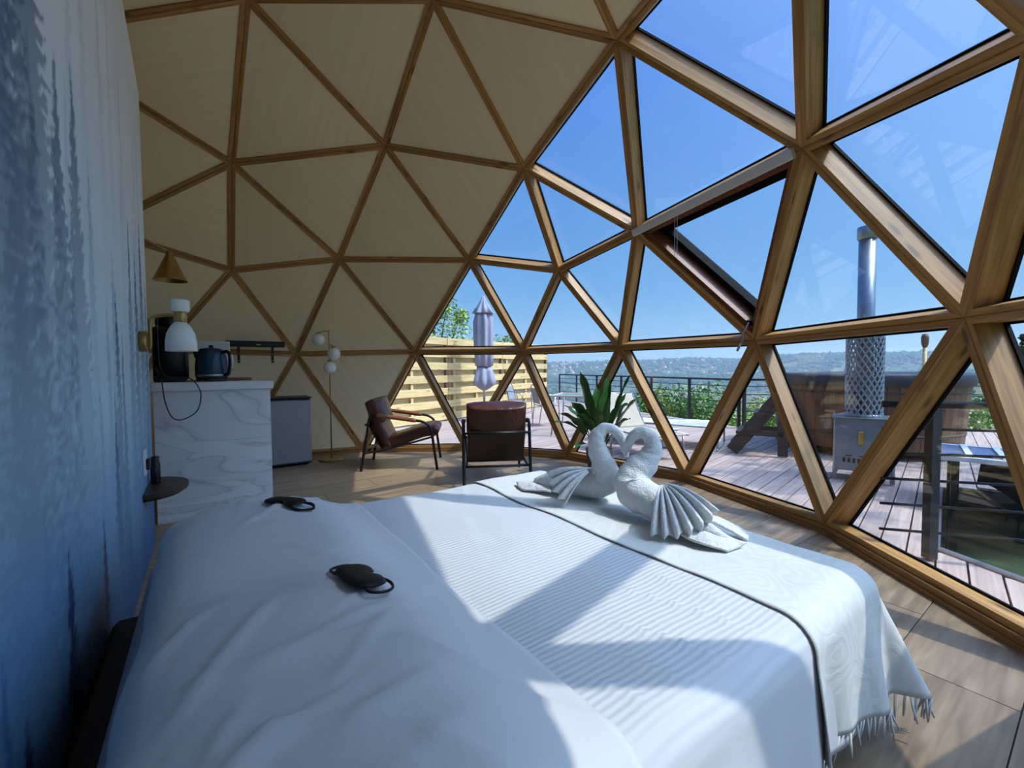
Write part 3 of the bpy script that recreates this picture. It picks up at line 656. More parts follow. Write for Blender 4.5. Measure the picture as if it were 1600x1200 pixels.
cm=thing('coffee_machine','tall black coffee machine on the counter beside the mural edge','coffee machine',BT(-.249,4.77,CT),TH); cm.scale=(KS,)*3
MB().box((0,.06,.21),(.21,.22,.42),bev=.03).build('body',M_blackp,cm,True)
MB().box((0,-.05,.33),(.17,.14,.14),bev=.03).build('brew_head',M_black,cm,True)
MB().box((0,-.07,.02),(.19,.16,.04),bev=.01).build('drip_tray',M_black,cm)
MB().lathe([(.085,.42),(.09,.43),(.088,.475),(.06,.485),(.02,.487)],28,(0,.05,0)).build('water_tank_lid',M_blackp,cm,True)
MB().lathe([(.03,.487),(.034,.495),(.03,.512)],20,(0,.05,0)).build('lid_knob',M_black,cm,True)
wp=thing('wall_tile','pale square tile panel standing behind the teal kettle','tile',BT(.064,5.12,CT),TH); wp.scale=(KS,)*3
MB().box((0,.02,.165),(.23,.03,.33),bev=.004).build('tile_face',plain('pale_tile',S(205,206,204),.4),wp)
MB().box((0,.05,.01),(.20,.08,.02)).build('stand_foot',M_white,wp)
tr=thing('round_board','round wooden board lying behind the kettle','board',BT(.16,4.97,CT),0); tr.scale=(KS,)*3
MB().lathe([(.17,0),(.18,.004),(.18,.016),(.172,.02)],40).build('disc',M_sash,tr,True)
# cable looping over the front of the counter
cb=spline([(-.23,4.0,CT+.012),(-.285,3.86,CT+.10),(-.25,3.745,CT+.02),(-.235,3.735,CT-.12),(-.20,3.735,CT-.235),(-.14,3.735,CT-.255),(-.06,3.735,CT-.20),(-.035,3.735,CT-.09),(-.06,3.74,CT-.01),(-.10,3.78,CT+.03),(-.12,3.82,CT+.012),(-.08,3.86,CT+.008),(-.04,3.82,CT+.008),(-.02,3.88,CT+.008),(.02,3.93,CT+.008)],6)
cb=[(a*1.158,b*1.158+.004,1.133+(c-1.133)*1.158) for a,b,c in cb]
o=MB().sweep([BT(*p) for p in cb],.0045,8).build('power_cable',M_blackp,None,True); tag(o,'black cable looping down over the marble end of the counter','cable')
o=MB().sweep(spline([tuple(BT(-.30,4.31,1.66)),tuple(BT(-.30,4.31,1.43)),tuple(BT(-.29,4.325,1.24)),tuple(BT(-.23,4.40,CT+.035)),tuple(BT(-.15,4.47,CT+.012))],6),.004,8).build('lamp_cable',M_blackp,None,True); tag(o,'thin black cable hanging beside the coffee machine','cable')
# wall sconce on the mural
sc=wallthing('wall_sconce','brass wall sconce with a milky bell-shaped shade on the mural','lamp',W0,3.46,1.41); sc.scale=(KS,)*3
Mx=Matrix.Rotation(PI/2,3,'Y')
m=MB().lathe([(.052,0),(.055,.004),(.055,.030),(.05,.036)],32); m.V=[tuple(Mx@Vector(v)) for v in m.V]; m.build('wall_plate',M_brass,sc,True)
MB().sweep(spline([(.03,0,-.03),(.045,0,-.03),(.048,0,.02),(.048,0,.09),(.055,0,.125),(.085,0,.143),(.12,0,.146),(.16,0,.146)],6),.0075,10).build('arm',M_brass,sc,True)
q=(.177,0,-1.386)
MB().lathe([(.027,1.497),(.03,1.50),(.03,1.548),(.027,1.552)],24,q).build('neck',M_brass,sc,True)
MB().lathe([(.028,1.497),(.045,1.475),(.064,1.435),(.071,1.395),(.072,1.340),(.069,1.337),(.066,1.34),(.066,1.39),(.06,1.43),(.03,1.485)],36,q).build('shade',M_opal,sc,True)
MB().lathe([(.034,1.552),(.040,1.556),(.044,1.562),(.044,1.612),(.041,1.620),(.037,1.612),(.037,1.57)],8,q).build('glass_cap',M_opal,sc,True)
# cone lamp on the back of the wall
cl=thing('cone_lamp','brass cone lamp on a long thin arm above the counter','lamp',BT(W0-.115,3.89,2.155),TH); cl.scale=(KS,)*3
L0=(BT(-.212,4.348,2.155)-BT(W0-.115,3.89,2.155))/KS; lx,ly=L0.dot(nV),L0.dot(tV)
m=MB().lathe([(.045,0),(.045,.02),(.035,.025)],24); m.V=[tuple(Matrix.Rotation(-PI/2,3,'Y')@Vector(v)) for v in m.V]; m.build('wall_plate',M_brass,cl,True)
MB().sweep(spline([(-.02,0,.02),(-.05,.02,.06),(-.03,.10,.075),(lx,ly,.008)],6),.006,8).build('arm',M_brass,cl,True)
MB().lathe([(.016,.012),(.022,0),(.024,-.018),(.094,-.182),(.098,-.185),(.092,-.180),(.02,-.012)],36,(lx,ly,0)).build('cone_shade',M_brass,cl,True)
# bedside shelf, bottle, socket
sf=wallthing('bedside_shelf','dark half-round wooden shelf fixed to the mural wall','shelf',W0,3.60,.459); sf.scale=(KS,)*3
pts=[(0.0,-.23)]+[(.185*math.sin(PI*k/24),-.23*math.cos(PI*k/24)) for k in range(1,24)]+[(0,.23)]
V,F=prism(pts,0,.024); build('shelf_board',V,F,wood('dark_walnut',S(48,36,28),S(72,54,40),.45),sf)
V,F=prism([(x*.86,y*.86) for x,y in pts],-.018,0); build('under_bracket',V,F,M_black,sf)
bt=wallthing('spray_bottle','slim black bottle standing on the dark half-round shelf','bottle',W0+.038,3.67,.4875); bt.scale=(KS,)*3
MB().lathe([(.021,0),(.023,.004),(.023,.11),(.019,.12),(.019,.150),(.016,.153)],20).build('body',M_blackp,bt,True)
MB().sweep(spline([(0,-.022,.09),(.005,-.05,.085),(.01,-.056,.05),(.005,-.03,.02)],5),.0028,6).build('cord',plain('plum_cord',S(92,50,70),.6),bt,True)
sk=wallthing('wall_socket','white socket plate on the mural above the half-round shelf','socket',W0,3.45,.668); sk.scale=(KS,)*3
MB().box((.006,0,0),(.012,.085,.135),bev=.003).build('plate',M_white,sk)
MB().box((.020,.0,-.01),(.018,.05,.06),bev=.006).build('plug',M_blackp,sk)
# black bracket shelf on the dome lining
bs=thing('bracket_shelf','black shelf on two brackets against the plywood lining','shelf',(-3.33,5.60,1.50),math.radians(34))
MB().box((0,0,.065),(.66,.10,.075),bev=.006).build('shelf_board',M_black,bs)
MB().box((.03,-.052,.055),(.05,.006,.012)).build('badge',M_alu,bs)
for x in (-.19,.19):
    br=MB().box((x,.045,-.06),(.032,.012,.24)).box((x,0,.022),(.032,.10,.010)).build('bracket',M_black,bs)
    for z in (-.15,-.06): MB().box((x,.036,z),(.010,.006,.010)).build('screw',M_alu,br)
# floor lamp with three globes
fl=thing('floor_lamp','thin brass floor lamp with three white globe shades','lamp',(-2.46,5.80,0),0)
MB().lathe([(.155,0),(.16,.004),(.16,.018),(.15,.024)],40).build('base',M_brass,fl,True)
MB().lathe([(.008,.024),(.008,1.755),(.006,1.76)],12).build('pole',M_brass,fl,True)
for (x,z,a) in ((-.118,1.625,1),(.085,1.44,1),(.028,1.255,1)):
    gl=MB().sphere((x,-.06,z),.083,24,14).build('globe_shade',M_opal,fl,True)
    MB().lathe([(.03,.070),(.034,.074),(.030,.095),(.012,.100)],16,(x,-.06,z)).build('globe_cap',M_brass,gl,True)
    MB().sweep([(0,0,z+.12),(x*.5,-.03,z+.115),(x,-.06,z+.095)],.006,8).build('arm',M_brass,fl,True)
# ---------------------------------------------------------------- leather armchairs
def leather():
    m,N,L,b=newmat('cognac_leather'); vec,_=coords(N,L,(1,1,1)); nz=N.new('ShaderNodeTexNoise'); nz.inputs['Scale'].default_value=4; nz.inputs['Detail'].default_value=5; L.new(vec,nz.inputs['Vector'])
    L.new(mix(N,L,nz.outputs['Fac'],S(48,23,15),S(92,47,29)),b.inputs['Base Color']); b.inputs['Roughness'].default_value=.34
    n2=N.new('ShaderNodeTexNoise'); n2.inputs['Scale'].default_value=9; n2.inputs['Detail'].default_value=4; L.new(vec,n2.inputs['Vector']); bp=N.new('ShaderNodeBump'); bp.inputs['Strength'].default_value=.5; bp.inputs['Distance'].default_value=.03; L.new(n2.outputs['Fac'],bp.inputs['Height']); L.new(bp.outputs[0],b.inputs['Normal']); return m
M_lea=leather(); M_lea2=plain('tan_leather_wrap',S(136,82,52),.4,0,.2,30)
ac=thing('armchair','brown leather armchair with black tube legs, seen from the side by the fence view','chair',(-1.86,5.47,0),math.radians(6))
HW=.345
for s in (-1,1):
    y=s*HW
    MB().sweep(spline([(0,y,0),(.035,y,.21),(.075,y,.45),(.105,y,.625),(.135,y,.665),(.20,y,.672),(.42,y,.640),(.64,y,.606),(.74,y,.585),(.81,y,.535),(.845,y,.44),(.875,y,.22),(.905,y,0)],5),.0165,12).build('side_frame',M_black,ac,True)
    MB().sweep(spline([(.19,y,.674),(.40,y,.643),(.66,y,.602)],6),[.020]+[.026]*11+[.020],12).build('armrest',M_lea2,ac,True)
    MB().sweep(spline([(.055,y*.93,.215),(.25,y*.9,.245),(.55,y*.9,.315),(.86,y*.95,.40)],5),.012,10).build('seat_rail',M_black,ac,True)
MB().sweep([(.055,-HW,.215),(.055,HW,.215)],.013,10).build('crossbar',M_black,ac,True)
MB().sweep([(.062,-HW,.56),(.062,HW,.56)],.013,10).build('crossbar',M_black,ac,True)
MB().sweep([(.858,-HW,.40),(.858,HW,.40)],.013,10).build('crossbar',M_black,ac,True)
MB().slab(spline([(.27,.345),(.36,.335),(.48,.365),(.62,.415),(.76,.455),(.88,.460),(.925,.445)],4),[.05]+[.13]*3+[.14]*17+[.12,.10,.07,.03],.30,28,5,.12).build('seat_cushion',M_lea,ac,True)
MB().slab(spline([(.335,.28),(.28,.36),(.215,.50),(.155,.64),(.105,.78),(.09,.83)],4),[.04,.09]+[.115]*16+[.09,.06,.03],.305,28,5,.12).build('back_cushion',M_lea,ac,True)
MB().slab(spline([(.205,.555),(.185,.62),(.150,.74),(.125,.83),(.115,.862)],5),[.04,.12,.17]+[.205]*14+[.18,.14,.09,.03],.315,32,3.2,.18).build('head_pillow',M_lea,ac,True)
MB().slab([(.070,.58),(.095,.52),(.145,.42),(.235,.25),(.265,.22)],[.006]*5,.30,12,6).build('sling_back',plain('dark_leather_sling',S(44,22,16),.5),ac,True)
dup(ac,(-.15,4.38,0),math.radians(97),'brown leather armchair turned away, its wide back to the bed')
# ---------------------------------------------------------------- potted plant
pp=thing('potted_plant','broad-leaved green plant standing by the glass behind the swans','plant',(1.02,4.98,0))
MB().lathe([(.11,0),(.13,.01),(.16,.26),(.165,.29),(.15,.29),(.14,.26),(.02,.25)],28).build('pot',plain('grey_planter',S(92,90,88),.6),pp,True)
def leafmat():
    m,N,L,b=newmat('glossy_green_leaf'); vec,_=coords(N,L,(1,1,1)); nz=N.new('ShaderNodeTexNoise'); nz.inputs['Scale'].default_value=7; L.new(vec,nz.inputs['Vector'])
    L.new(mix(N,L,nz.outputs['Fac'],S(22,58,26),S(64,112,48)),b.inputs['Base Color']); b.inputs['Roughness'].default_value=.3; b.inputs['Subsurface Weight'].default_value=.0; return m
M_leaf=leafmat(); M_stem=plain('green_stem',S(70,92,48),.5)
def leaf(tip,w,base=(0,0,.27),arch=.10,side=.0,st=.28):
    b=Vector(base)+Vector((random.uniform(-.04,.04),random.uniform(-.04,.04),0)); t=Vector(tip); D=t-b; H=Vector((D.x,D.y,0)); 
    ctrl=b+D*.55+Vector((0,0,arch)); P=[(b*(1-u)**2+ctrl*2*u*(1-u)+t*u*u) for u in np.linspace(0,1,17)]
    V=[];F=[]; sd=Vector((0,0,1)).cross(H if H.length>.05 else Vector((1,.3,0))).normalized()
    if abs(sd.x)<.75: sd=(sd+Vector((.55*(1 if sd.x>=0 else -1),0,0))).normalized()
    for i,p in enumerate(P):
        u=i/16; q=max(0,(u-st)/(1-st)); ww=w*.5*(math.sin(PI*min(1,q**.8))**.75 if 0<q<1 else 0)+.004
        T=(P[min(i+1,16)]-P[max(i-1,0)]).normalized(); s=(sd-T*sd.dot(T)).normalized(); nn=T.cross(s)
        if nn.z<0: nn=-nn
        wv=.012*math.sin(u*19+w*70)
        V+=[p+s*ww+nn*(ww*.28+wv),p+s*ww*.5+nn*ww*.08,p,p-s*ww*.5+nn*ww*.08,p-s*ww+nn*(ww*.28-wv)]
    for i in range(16):
        for k in range(4): F.append((i*5+k,i*5+k+1,i*5+k+6,i*5+k+5))
    build('leaf',V,F,M_leaf,pp,True)
for tip,w,a,st in (((-.24,-.05,1.19),.15,.05,.35),((-.18,.2,1.05),.13,.1,.3),((.10,-.02,1.14),.17,.0,.35),((.02,.25,1.02),.15,.05,.3),((.13,.1,1.12),.15,.02,.3),
   ((-.50,-.15,.72),.15,.16,.3),((-.56,-.05,.60),.11,.20,.3),((-.36,-.15,.85),.17,.16,.3),((-.30,-.2,.72),.15,.14,.3),((-.40,.15,.78),.14,.2,.3),((.46,-.08,.90),.13,.16,.28),((.36,.05,1.14),.045,.1,.3),((.28,-.1,.94),.10,.06,.3),((.36,.12,.80),.12,.18,.3),
   ((-.34,-.25,.34),.09,.12,.3),((.30,-.2,.66),.11,.15,.3),((-.10,-.3,.80),.13,.12,.3),((.05,-.25,.9),.09,.05,.3),((.1,.3,.85),.12,.1,.3)): leaf(tip,w,arch=a,st=st)
for k in range(5): MB().sweep([(random.uniform(-.03,.03),random.uniform(-.03,.03),.24),(random.uniform(-.05,.05),random.uniform(-.05,.05),.55)],[.012,.007],8).build('stem',M_stem,pp,True)
# ---------------------------------------------------------------- skylight fittings
P_,Q_,R_=NODES['dl1'],NODES['dr1'],NODES['g1']; inw=(CEN-(P_+Q_+R_)/3).normalized()
bl=thing('blind_cassette','pale grey blind cassette along the top of the skylight','blind',(P_+Q_)/2)
d=(Q_-P_); dn=d.normalized(); cen=(P_+Q_)/2
m=MB().bar(P_+d*.0-cen+inw*.03,Q_-d*.02-cen+inw*.03,.075,.050,.008,up=tuple(inw)); m.build('housing',plain('pale_grey_housing',S(206,208,210),.5),bl)
cp=P_+d*.36-cen+inw*.05
MB().sweep([cp+Vector((0,0,-.03)),cp+Vector((.0,0,-.40))],.0022,6).build('pull_cord',M_white,bl,True)
MB().sweep([cp+Vector((.022,0,-.03)),cp+Vector((.022,0,-.40)),cp+Vector((.011,0,-.415)),cp+Vector((0,0,-.40))],.0022,6).build('pull_cord',M_white,bl,True)
ck=thing('window_crank','grey crank handle hanging at the lower corner of the skylight','crank',R_+Vector((-.10,-.02,.16)))
MB().box((0.04,-.0,.0),(.06,.03,.05),bev=.006).build('gear_box',M_black,ck)
MB().sweep([(0.02,-.02,-.0),(-.02,-.05,-.06),(-.05,-.05,-.10),(-.045,-.05,-.15),(-.075,-.05,-.21)],.0075,8).build('handle_arm',M_grey,ck,True)
MB().sweep([(-.065,-.05,-.19),(-.095,-.05,-.255)],.011,10).build('handle_knob',M_grey,ck,True)
# ================================================================ outside: deck
deck=struct('deck','pinkish wooden terrace around the dome')
DZ=-.012; dx_,dy_=.707,.707          # boards run along (dx_,dy_)
POLY=[(-9,9.0),(-2.4,9.3),(1.2,14.4),(1.75,16.9),(4.75,8.55),(9.5,8.3),(9.5,4.0),(4.35,4.32),(2.86,2.84),(2.95,2.2),(2.5,1.5),(1.6,0.1),(.3,-.9),(-9,-.9)]
def inside_poly(p):
    x,y=p; c=False; n=len(POLY)
    for i in range(n):
        (x1,y1),(x2,y2)=POLY[i],POLY[(i+1)%n]
        if (y1>y)!=(y2>y) and x<(x2-x1)*(y-y1)/(y2-y1)+x1: c=not c
    return c
MD=Matrix.Rotation(PI/4,4,'Z'); cand=[]
BW=.142
w=-12.0
while w<14:
    # walk along the line, keep runs inside the terrace and outside the dome
    run=None; s=-14.0
    while s<24:
        x=s*dx_-w*dy_; y=s*dy_+w*dx_
        ok=inside_poly((x,y)) and math.hypot(x-cx,y-cy)>3.62
        if ok and run is None: run=s
        if (not ok or s>23.9) and run is not None: cand.append((w,run,s)); run=None
        s+=.03
    w+=BW
boards=[]
for w,s0,s1 in cand:
    L_=s1-s0
    if L_<.08: continue
    cut=[s0]; a=s0+ (2.2+1.9*((w*7.3)%1))
    while a<s1-.5: cut.append(a); a+=3.9
    cut.append(s1)
    for a,b in zip(cut[:-1],cut[1:]):
        m_=(a+b)/2; boards.append((w,a,b,m_*dx_-w*dy_,m_*dy_+w*dx_))
vis=lambda b: b[4]>.5 and abs(b[3])/max(.1,b[4])<1.35 and not (b[3]<-2.5 and b[4]<8.8)
boards.sort(key=lambda b:(not vis(b), math.hypot(b[3],b[4])))
rest=MB()
for i,(w,a,b,x,y) in enumerate(boards):
    if i<298: MB().box((0,0,-.0125),(b-a-.005,BW-.011,.025)).build('board',M_deck,deck,M=Matrix.Translation((x,y,DZ))@MD)
    else: rest.box((x,y,DZ-.0125),(b-a-.005,BW-.011,.025),MD.to_3x3())
if rest.V: tag(rest.build('far_boards',M_deck,deck),kind='stuff')
V,F=prism(POLY,-.16,-.045); build('deck_frame',V,F,plain('dark_deck_frame',S(40,34,30),.9),deck)
ed=MB().bar((4.30,4.27,-.02),(2.87,2.86,-.02),.03,.06).bar((2.87,2.86,-.02),(2.97,2.2,-.02),.03,.06).build('edge_strip',M_alu,deck)
# ---- far railing and corner
def railing(name,label,posts,ext0=0.0,ext1=0.0,top=.97,rods=(.83,.67,.50,.335,.165),pw=.055,roundtop=.022):
    r=thing(name,label,'railing',(posts[0][0],posts[0][1],0)); o=Vector((posts[0][0],posts[0][1],0)); P=[Vector((x,y,0))-o for x,y in posts]
    for p in P: MB().box((p.x,p.y,top/2-.01),(pw,pw,top-.02)).build('post',M_rail,r)
    d0=(P[0]-P[1]).normalized() if len(P)>1 else Vector((-1,0,0)); d1=(P[-1]-P[-2]).normalized()
    line=[P[0]+d0*ext0]+P[1:-1]+[P[-1]+d1*ext1]
    MB().sweep([p+Vector((0,0,top)) for p in line],roundtop,10).build('handrail',M_rail,r,True)
    for z in rods: MB().sweep([p+Vector((0,0,z)) for p in line],.009,8).build('rod',M_rail,r,True)
    return r
far=[(1.84,16.61),(2.30,15.29),(2.76,13.97),(3.22,12.65),(3.68,11.33),(4.14,10.01),(4.60,8.69)]
railing('railing','long dark cable railing along the far edge of the terrace',far,0,.0)
railing('railing','dark railing section running behind the wooden hot tub',[(4.66,8.60),(5.95,8.50),(7.3,8.40),(8.7,8.30)],0,.4)
railing('railing','near dark railing post with round handrail just outside the glass',[(2.67,2.71),(4.10,2.29),(5.5,1.88)],.27,.3,.985)
# ---- fence
fn=thing('fence','pale pine hit-and-miss board fence at the left of the terrace','fence',(-4.0,6.75,0))
fo=Vector((-4.0,6.75,0)); A=Vector((-4.0,6.75,0)); B=Vector((1.10,14.05,0)); fd_=(B-A).normalized(); LF=(B-A).length; fnm=Vector((fd_.y,-fd_.x,0))
Mf=Matrix((fd_,Vector((-fd_.y,fd_.x,0)),Vector((0,0,1)))).transposed().to_4x4()
# local frame: x along the fence, y away from the terrace
joints=[0,2.05,4.25,6.45,LF]
for a,b in zip(joints[:-1],joints[1:]):
    for k in range(7):
        z=.10+k*.295
        dz=random.uniform(-.006,.006)
        M=Mf.copy(); M.translation=fd_*((a+b)/2)+Vector((0,0,z+dz)); MB().box((0,-.045,0),(b-a-.012,.022,.165),bev=.004).build('board',M_fence,fn,M=M)
        if k<6:
            M=Mf.copy(); M.translation=fd_*((a+b)/2)+Vector((0,0,z+.147)); MB().box((0,.045,0),(b-a-.012,.022,.165),bev=.004).build('board',M_fence,fn,M=M)
    for x in (a+.25,(a+b)/2): 
        M=Mf.copy(); M.translation=fd_*x; MB().box((0,0,.95),(.07,.06,1.86)).build('batten',M_fence,fn,M=M)
for x in joints:
    M=Mf.copy(); M.translation=fd_*(x); MB().box((0,.0,.985),(.085,.085,2.0)).build('post',M_fpost,fn,M=M)
# ---- closed parasol
M_par=plain('lilac_grey_canvas',S(150,150,164),.85,0,.15,50)
pa=thing('parasol','closed grey parasol standing before the pine fence','parasol',(-.665,10.2,0))
MB().lathe([(.028,0),(.028,2.75)],14).build('pole',M_alu,pa,True)
MB().lathe([(.30,0),(.30,.05),(.06,.08),(.05,.2)],28).build('base',M_black,pa,True)
pl=lambda amp: (lambda u,a: 1+amp*math.sin(8*a)+.05*math.sin(3*a+u*9))
MB().lathe([(.03,2.93),(.07,2.82),(.15,2.68),(.235,2.53),(.225,2.515),(.15,2.55)][::-1],64,mod=pl(.12)).build('vent_cap',M_par,pa,True)
MB().lathe([(.13,.0),(.19,.02),(.20,.3),(.21,.7),(.215,1.05),(.19,1.2),(.15,1.30),(.10,1.34)],72,(0,0,1.27),mod=pl(.13)).build('canopy',M_par,pa,True)
MB().lathe([(.165,.0),(.172,.01),(.172,.03),(.165,.04)],32,(0,0,1.245)).build('tie_strap',plain('dark_strap',S(70,70,84),.7),pa,True)
MB().lathe([(.05,-.55),(.12,-.50),(.25,-.40),(.235,-.28),(.20,-.12),(.165,0)],72,(0,0,1.26),mod=lambda u,a:1+.20*math.sin(7*a)*(1-u*.6)+.10*math.sin(3*a+2)).build('lower_canopy',M_par,pa,True)
# ---- cafe chairs and table
def wire_chair(loc,rz,label):
    r=thing('garden_chair',label,'chair',loc,rz,None); T=.012
    for s in (-1,1):
        MB().sweep(spline([(-.22,s*.23,0),(-.20,s*.24,.22),(-.17,s*.25,.44),(-.20,s*.25,.66),(-.17,s*.26,.68),(.02,s*.27,.66),(.15,s*.27,.62),(.20,s*.26,.5),(.23,s*.25,0)],5),T,8).build('side_frame',M_alu,r,True)
    MB().sweep(spline([(-.18,-.21,.42),(-.25,-.20,.70),(-.28,-.12,.84),(-.285,0,.87),(-.28,.12,.84),(-.25,.20,.70),(-.18,.21,.42)],6),T,8).build('back_hoop',M_alu,r,True)
    MB().sweep([(.2,-.24,.16),(.2,.24,.16)],.008,8).build('stretcher',M_alu,r,True)
    MB().slab(spline([(-.19,.43),(.0,.42),(.18,.43),(.22,.42)],4),[.014]*13,.225,16,5).build('seat',plain('grey_sling',S(120,126,130),.7),r,True)
    MB().slab(spline([(-.19,.47),(-.235,.62),(-.275,.80)],4),[.012]*9,.185,16,5).build('back_sling',plain('grey_sling_back',S(132,138,142),.7),r,True)
    return r
c1=wire_chair((.18,10.35,0),math.radians(-25),'round-backed metal garden chair in front of the board fence')
l2='metal garden chair beyond the slanting strut, next to the outdoor table'
dup(c1,(.72,9.25,0),math.radians(15),l2)
tb=thing('garden_table','square garden table with a pale frame and glass top behind the plant','table',(1.25,8.05,0),math.radians(-20))
for s,t in ((-1,-1),(-1,1),(1,-1),(1,1)): MB().sweep([(s*.42,t*.42,0),(s*.36,t*.36,.71)],.014,8).build('leg',M_alu,tb,True)
for a,b in (((-.42,-.42),(.42,-.42)),((.42,-.42),(.42,.42)),((.42,.42),(-.42,.42)),((-.42,.42),(-.42,-.42))): MB().bar((*a,.72),(*b,.72),.06,.03,.006).build('top_frame',plain('beige_aluminium',S(190,178,160),.5,.2),tb)
MB().box((0,0,.722),(.80,.80,.010)).build('glass_top',M_glass,tb)
# ---- sun loungers
M_sling=plain('white_sling',S(214,214,216),.7,0,.1,90); M_beige=plain('beige_sling',S(176,164,146),.75,0,.1,90)
lo=thing('sun_lounger','white sling sun lounger lying flat beside the railing','lounger',(2.42,7.1,0),math.radians(147))
MB().slab(spline([(-.95,.345),(0,.335),(.95,.345)],6),[.02]*13,.36,16,6).build('sling',M_sling,lo,True)
for s in (-1,1): MB().sweep([(-.98,s*.37,.34),(.98,s*.37,.34)],.016,8).build('side_rail',M_alu,lo,True)
for x in (-.95,.75):
    MB().sweep(spline([(x,-.37,.33),(x,-.37,.03),(x,-.34,.012),(x,.34,.012),(x,.37,.03),(x,.37,.33)],4),.014,8).build('leg_loop',M_alu,lo,True)
for i,(x,y,lb) in enumerate(((2.42,6.55,'white square block stool under the near end of the flat lounger'),(1.82,6.95,'white square block stool behind the beige lounger back'))):
    st=thing('block_stool',lb,'stool',(x,y,0),math.radians(20)); MB().box((0,0,.14),(.17,.17,.28),bev=.02).build('block',M_sling,st); MB().box((0,0,.29),(.20,.20,.02),bev=.006).build('seat_plate',M_white,st)
l3=thing('sun_lounger','beige sling lounger with its back raised, seen behind the swans','lounger',(1.86,6.05,0),math.radians(-68))
MB().slab(spline([(-.66,.82),(-.50,.56),(-.34,.34)],6),[.02]*13,.30,16,6).build('back_sling',M_beige,l3,True)
MB().slab(spline([(-.34,.335),(.1,.325),(.5,.33)],6),[.02]*13,.30,16,6).build('seat_sling',M_beige,l3,True)
for s in (-1,1):
    MB().sweep([(-.67,s*.31,.83),(-.35,s*.31,.335),(.52,s*.31,.33)],.014,8).build('side_rail',M_alu,l3,True)
    MB().sweep([(-.3,s*.31,.335),(-.36,s*.31,0)],.013,8).build('leg',M_alu,l3,True); MB().sweep([(.42,s*.31,.33),(.46,s*.31,0)],.013,8).build('leg',M_alu,l3,True)
MB().sweep([(-.67,-.31,.83),(-.67,.31,.83)],.014,8).build('top_bar',M_alu,l3,True)
# ---- hot tub
M_tub=wood('cedar_stave',S(86,56,38),S(124,86,60),.6,(16,16,.8),0,.22,.2)
M_step=wood('dark_step_timber',S(58,48,42),S(88,74,64),.7,(1,18,18),0,.1,.2)
tub=thing('hot_tub','round wooden hot tub with a dark rim standing on the terrace','hot tub',(5.35,6.55,0)); TR=1.16
NS=54
for k in range(NS):
    a=2*PI*k/NS; M=Matrix.Rotation(a,4,'Z'); wd=2*TR*math.sin(PI/NS)-.004
    V=[]
    for z,r in ((.10,TR-.07),(.99,TR)):
        q=wd*(r/TR)/2; V+=[(r,-q,z),(r,q,z),(r-.045,q*.96,z),(r-.045,-q*.96,z)]
    F=[(3,2,1,0),(4,5,6,7),(0,1,5,4),(1,2,6,5),(2,3,7,6),(3,0,4,7)]
    build('stave',V,F,M_tub,tub,M=M)
MB().lathe([(TR+.015,.96),(TR+.035,.965),(TR+.04,1.10),(TR+.02,1.125),(TR-.1,1.13),(.3,1.15),(.01,1.155)],64).build('lid',plain('dark_grey_lid',S(58,60,68),.6),tub,True)
for z,r in ((.30,TR-.052),(.86,TR-.012)): MB().lathe([(r,z),(r+.006,z),(r+.006,z+.03),(r,z+.03)],64).build('dark_band',M_step,tub,True)
for y in (-.7,0,.7): MB().box((0,y,.05),(2*math.sqrt(TR**2-y*y)-.15,.10,.10)).build('bearer',M_tub,tub)
ts=thing('tub_steps','dark timber steps leaning against the left side of the hot tub','steps',(3.62,6.20,0),math.radians(-32))
for y in (-.28,.28):
    MB().bar((-.36,y,.03),(.30,y,.92),.045,.17).build('stringer',M_step,ts); MB().bar((.26,y,0),(.26,y,.86),.05,.12,up=(1,0,0)).build('post',M_step,ts)
    MB().bar((-.16,y,.30),(.26,y,.30),.05,.07).build('brace',M_step,ts)
for z,x in ((.30,-.20),(.58,.02),(.84,.22)): MB().box((x,0,z),(.22,.66,.035)).build('tread',M_step,ts)
# ---- stove with chimney
sv=thing('tub_stove','galvanised steel stove box with a tall perforated chimney','stove',(3.86,4.70,0),math.radians(-38))
M_galv=plain('zinc_sheet',S(120,132,146),.35,.55)
MB().box((0,0,.385),(.50,.40,.57),bev=.006).build('fire_box',M_galv,sv)
MB().box((0,0,.676),(.54,.44,.012)).build('top_flange',M_alu,sv)
for x in (-.25,.25): MB().box((x,-.205,.385),(.014,.014,.58)).build('edge_trim',M_alu,sv)
MB().box((-.02,-.212,.46),(.05,.03,.15),bev=.008).build('latch_handle',M_brass,sv)
for k in range(7): MB().box((-.16+k*.042,-.203,.215),(.024,.006,.05)).build('vent_slot',M_blackp,sv)
for x in (-.12,.0): MB().box((x,-.203,.265),(.06,.006,.012)).build('vent_slot',M_blackp,sv)
for x in (-.24,.24):
    for y in (-.17,.17): MB().box((x,y,.06),(.04,.04,.12)).build('leg',M_galv,sv)
MB().lathe([(.078,.68),(.078,2.62)],28).build('flue_pipe',M_steel,sv,True)
MB().lathe([(.08,2.60),(.094,2.61),(.094,2.73),(.090,2.735),(.02,2.74)],28).build('flue_cap',M_steel,sv,True)
lat=MB()
for s in (-1,1):
    for k in range(18):
        lat.sweep([(.158*math.cos(2*PI*k/18+s*z*3.4),.158*math.sin(2*PI*k/18+s*z*3.4),.685+z) for z in np.linspace(0,1.03,26)],.0115,5,cap=False)
lat.build('perforated_guard',M_steel,sv,True)
for z in (.69,1.715): MB().lathe([(.158,z-.02),(.166,z-.02),(.166,z+.02),(.158,z+.02)],32).build('guard_ring',M_steel,sv,True)
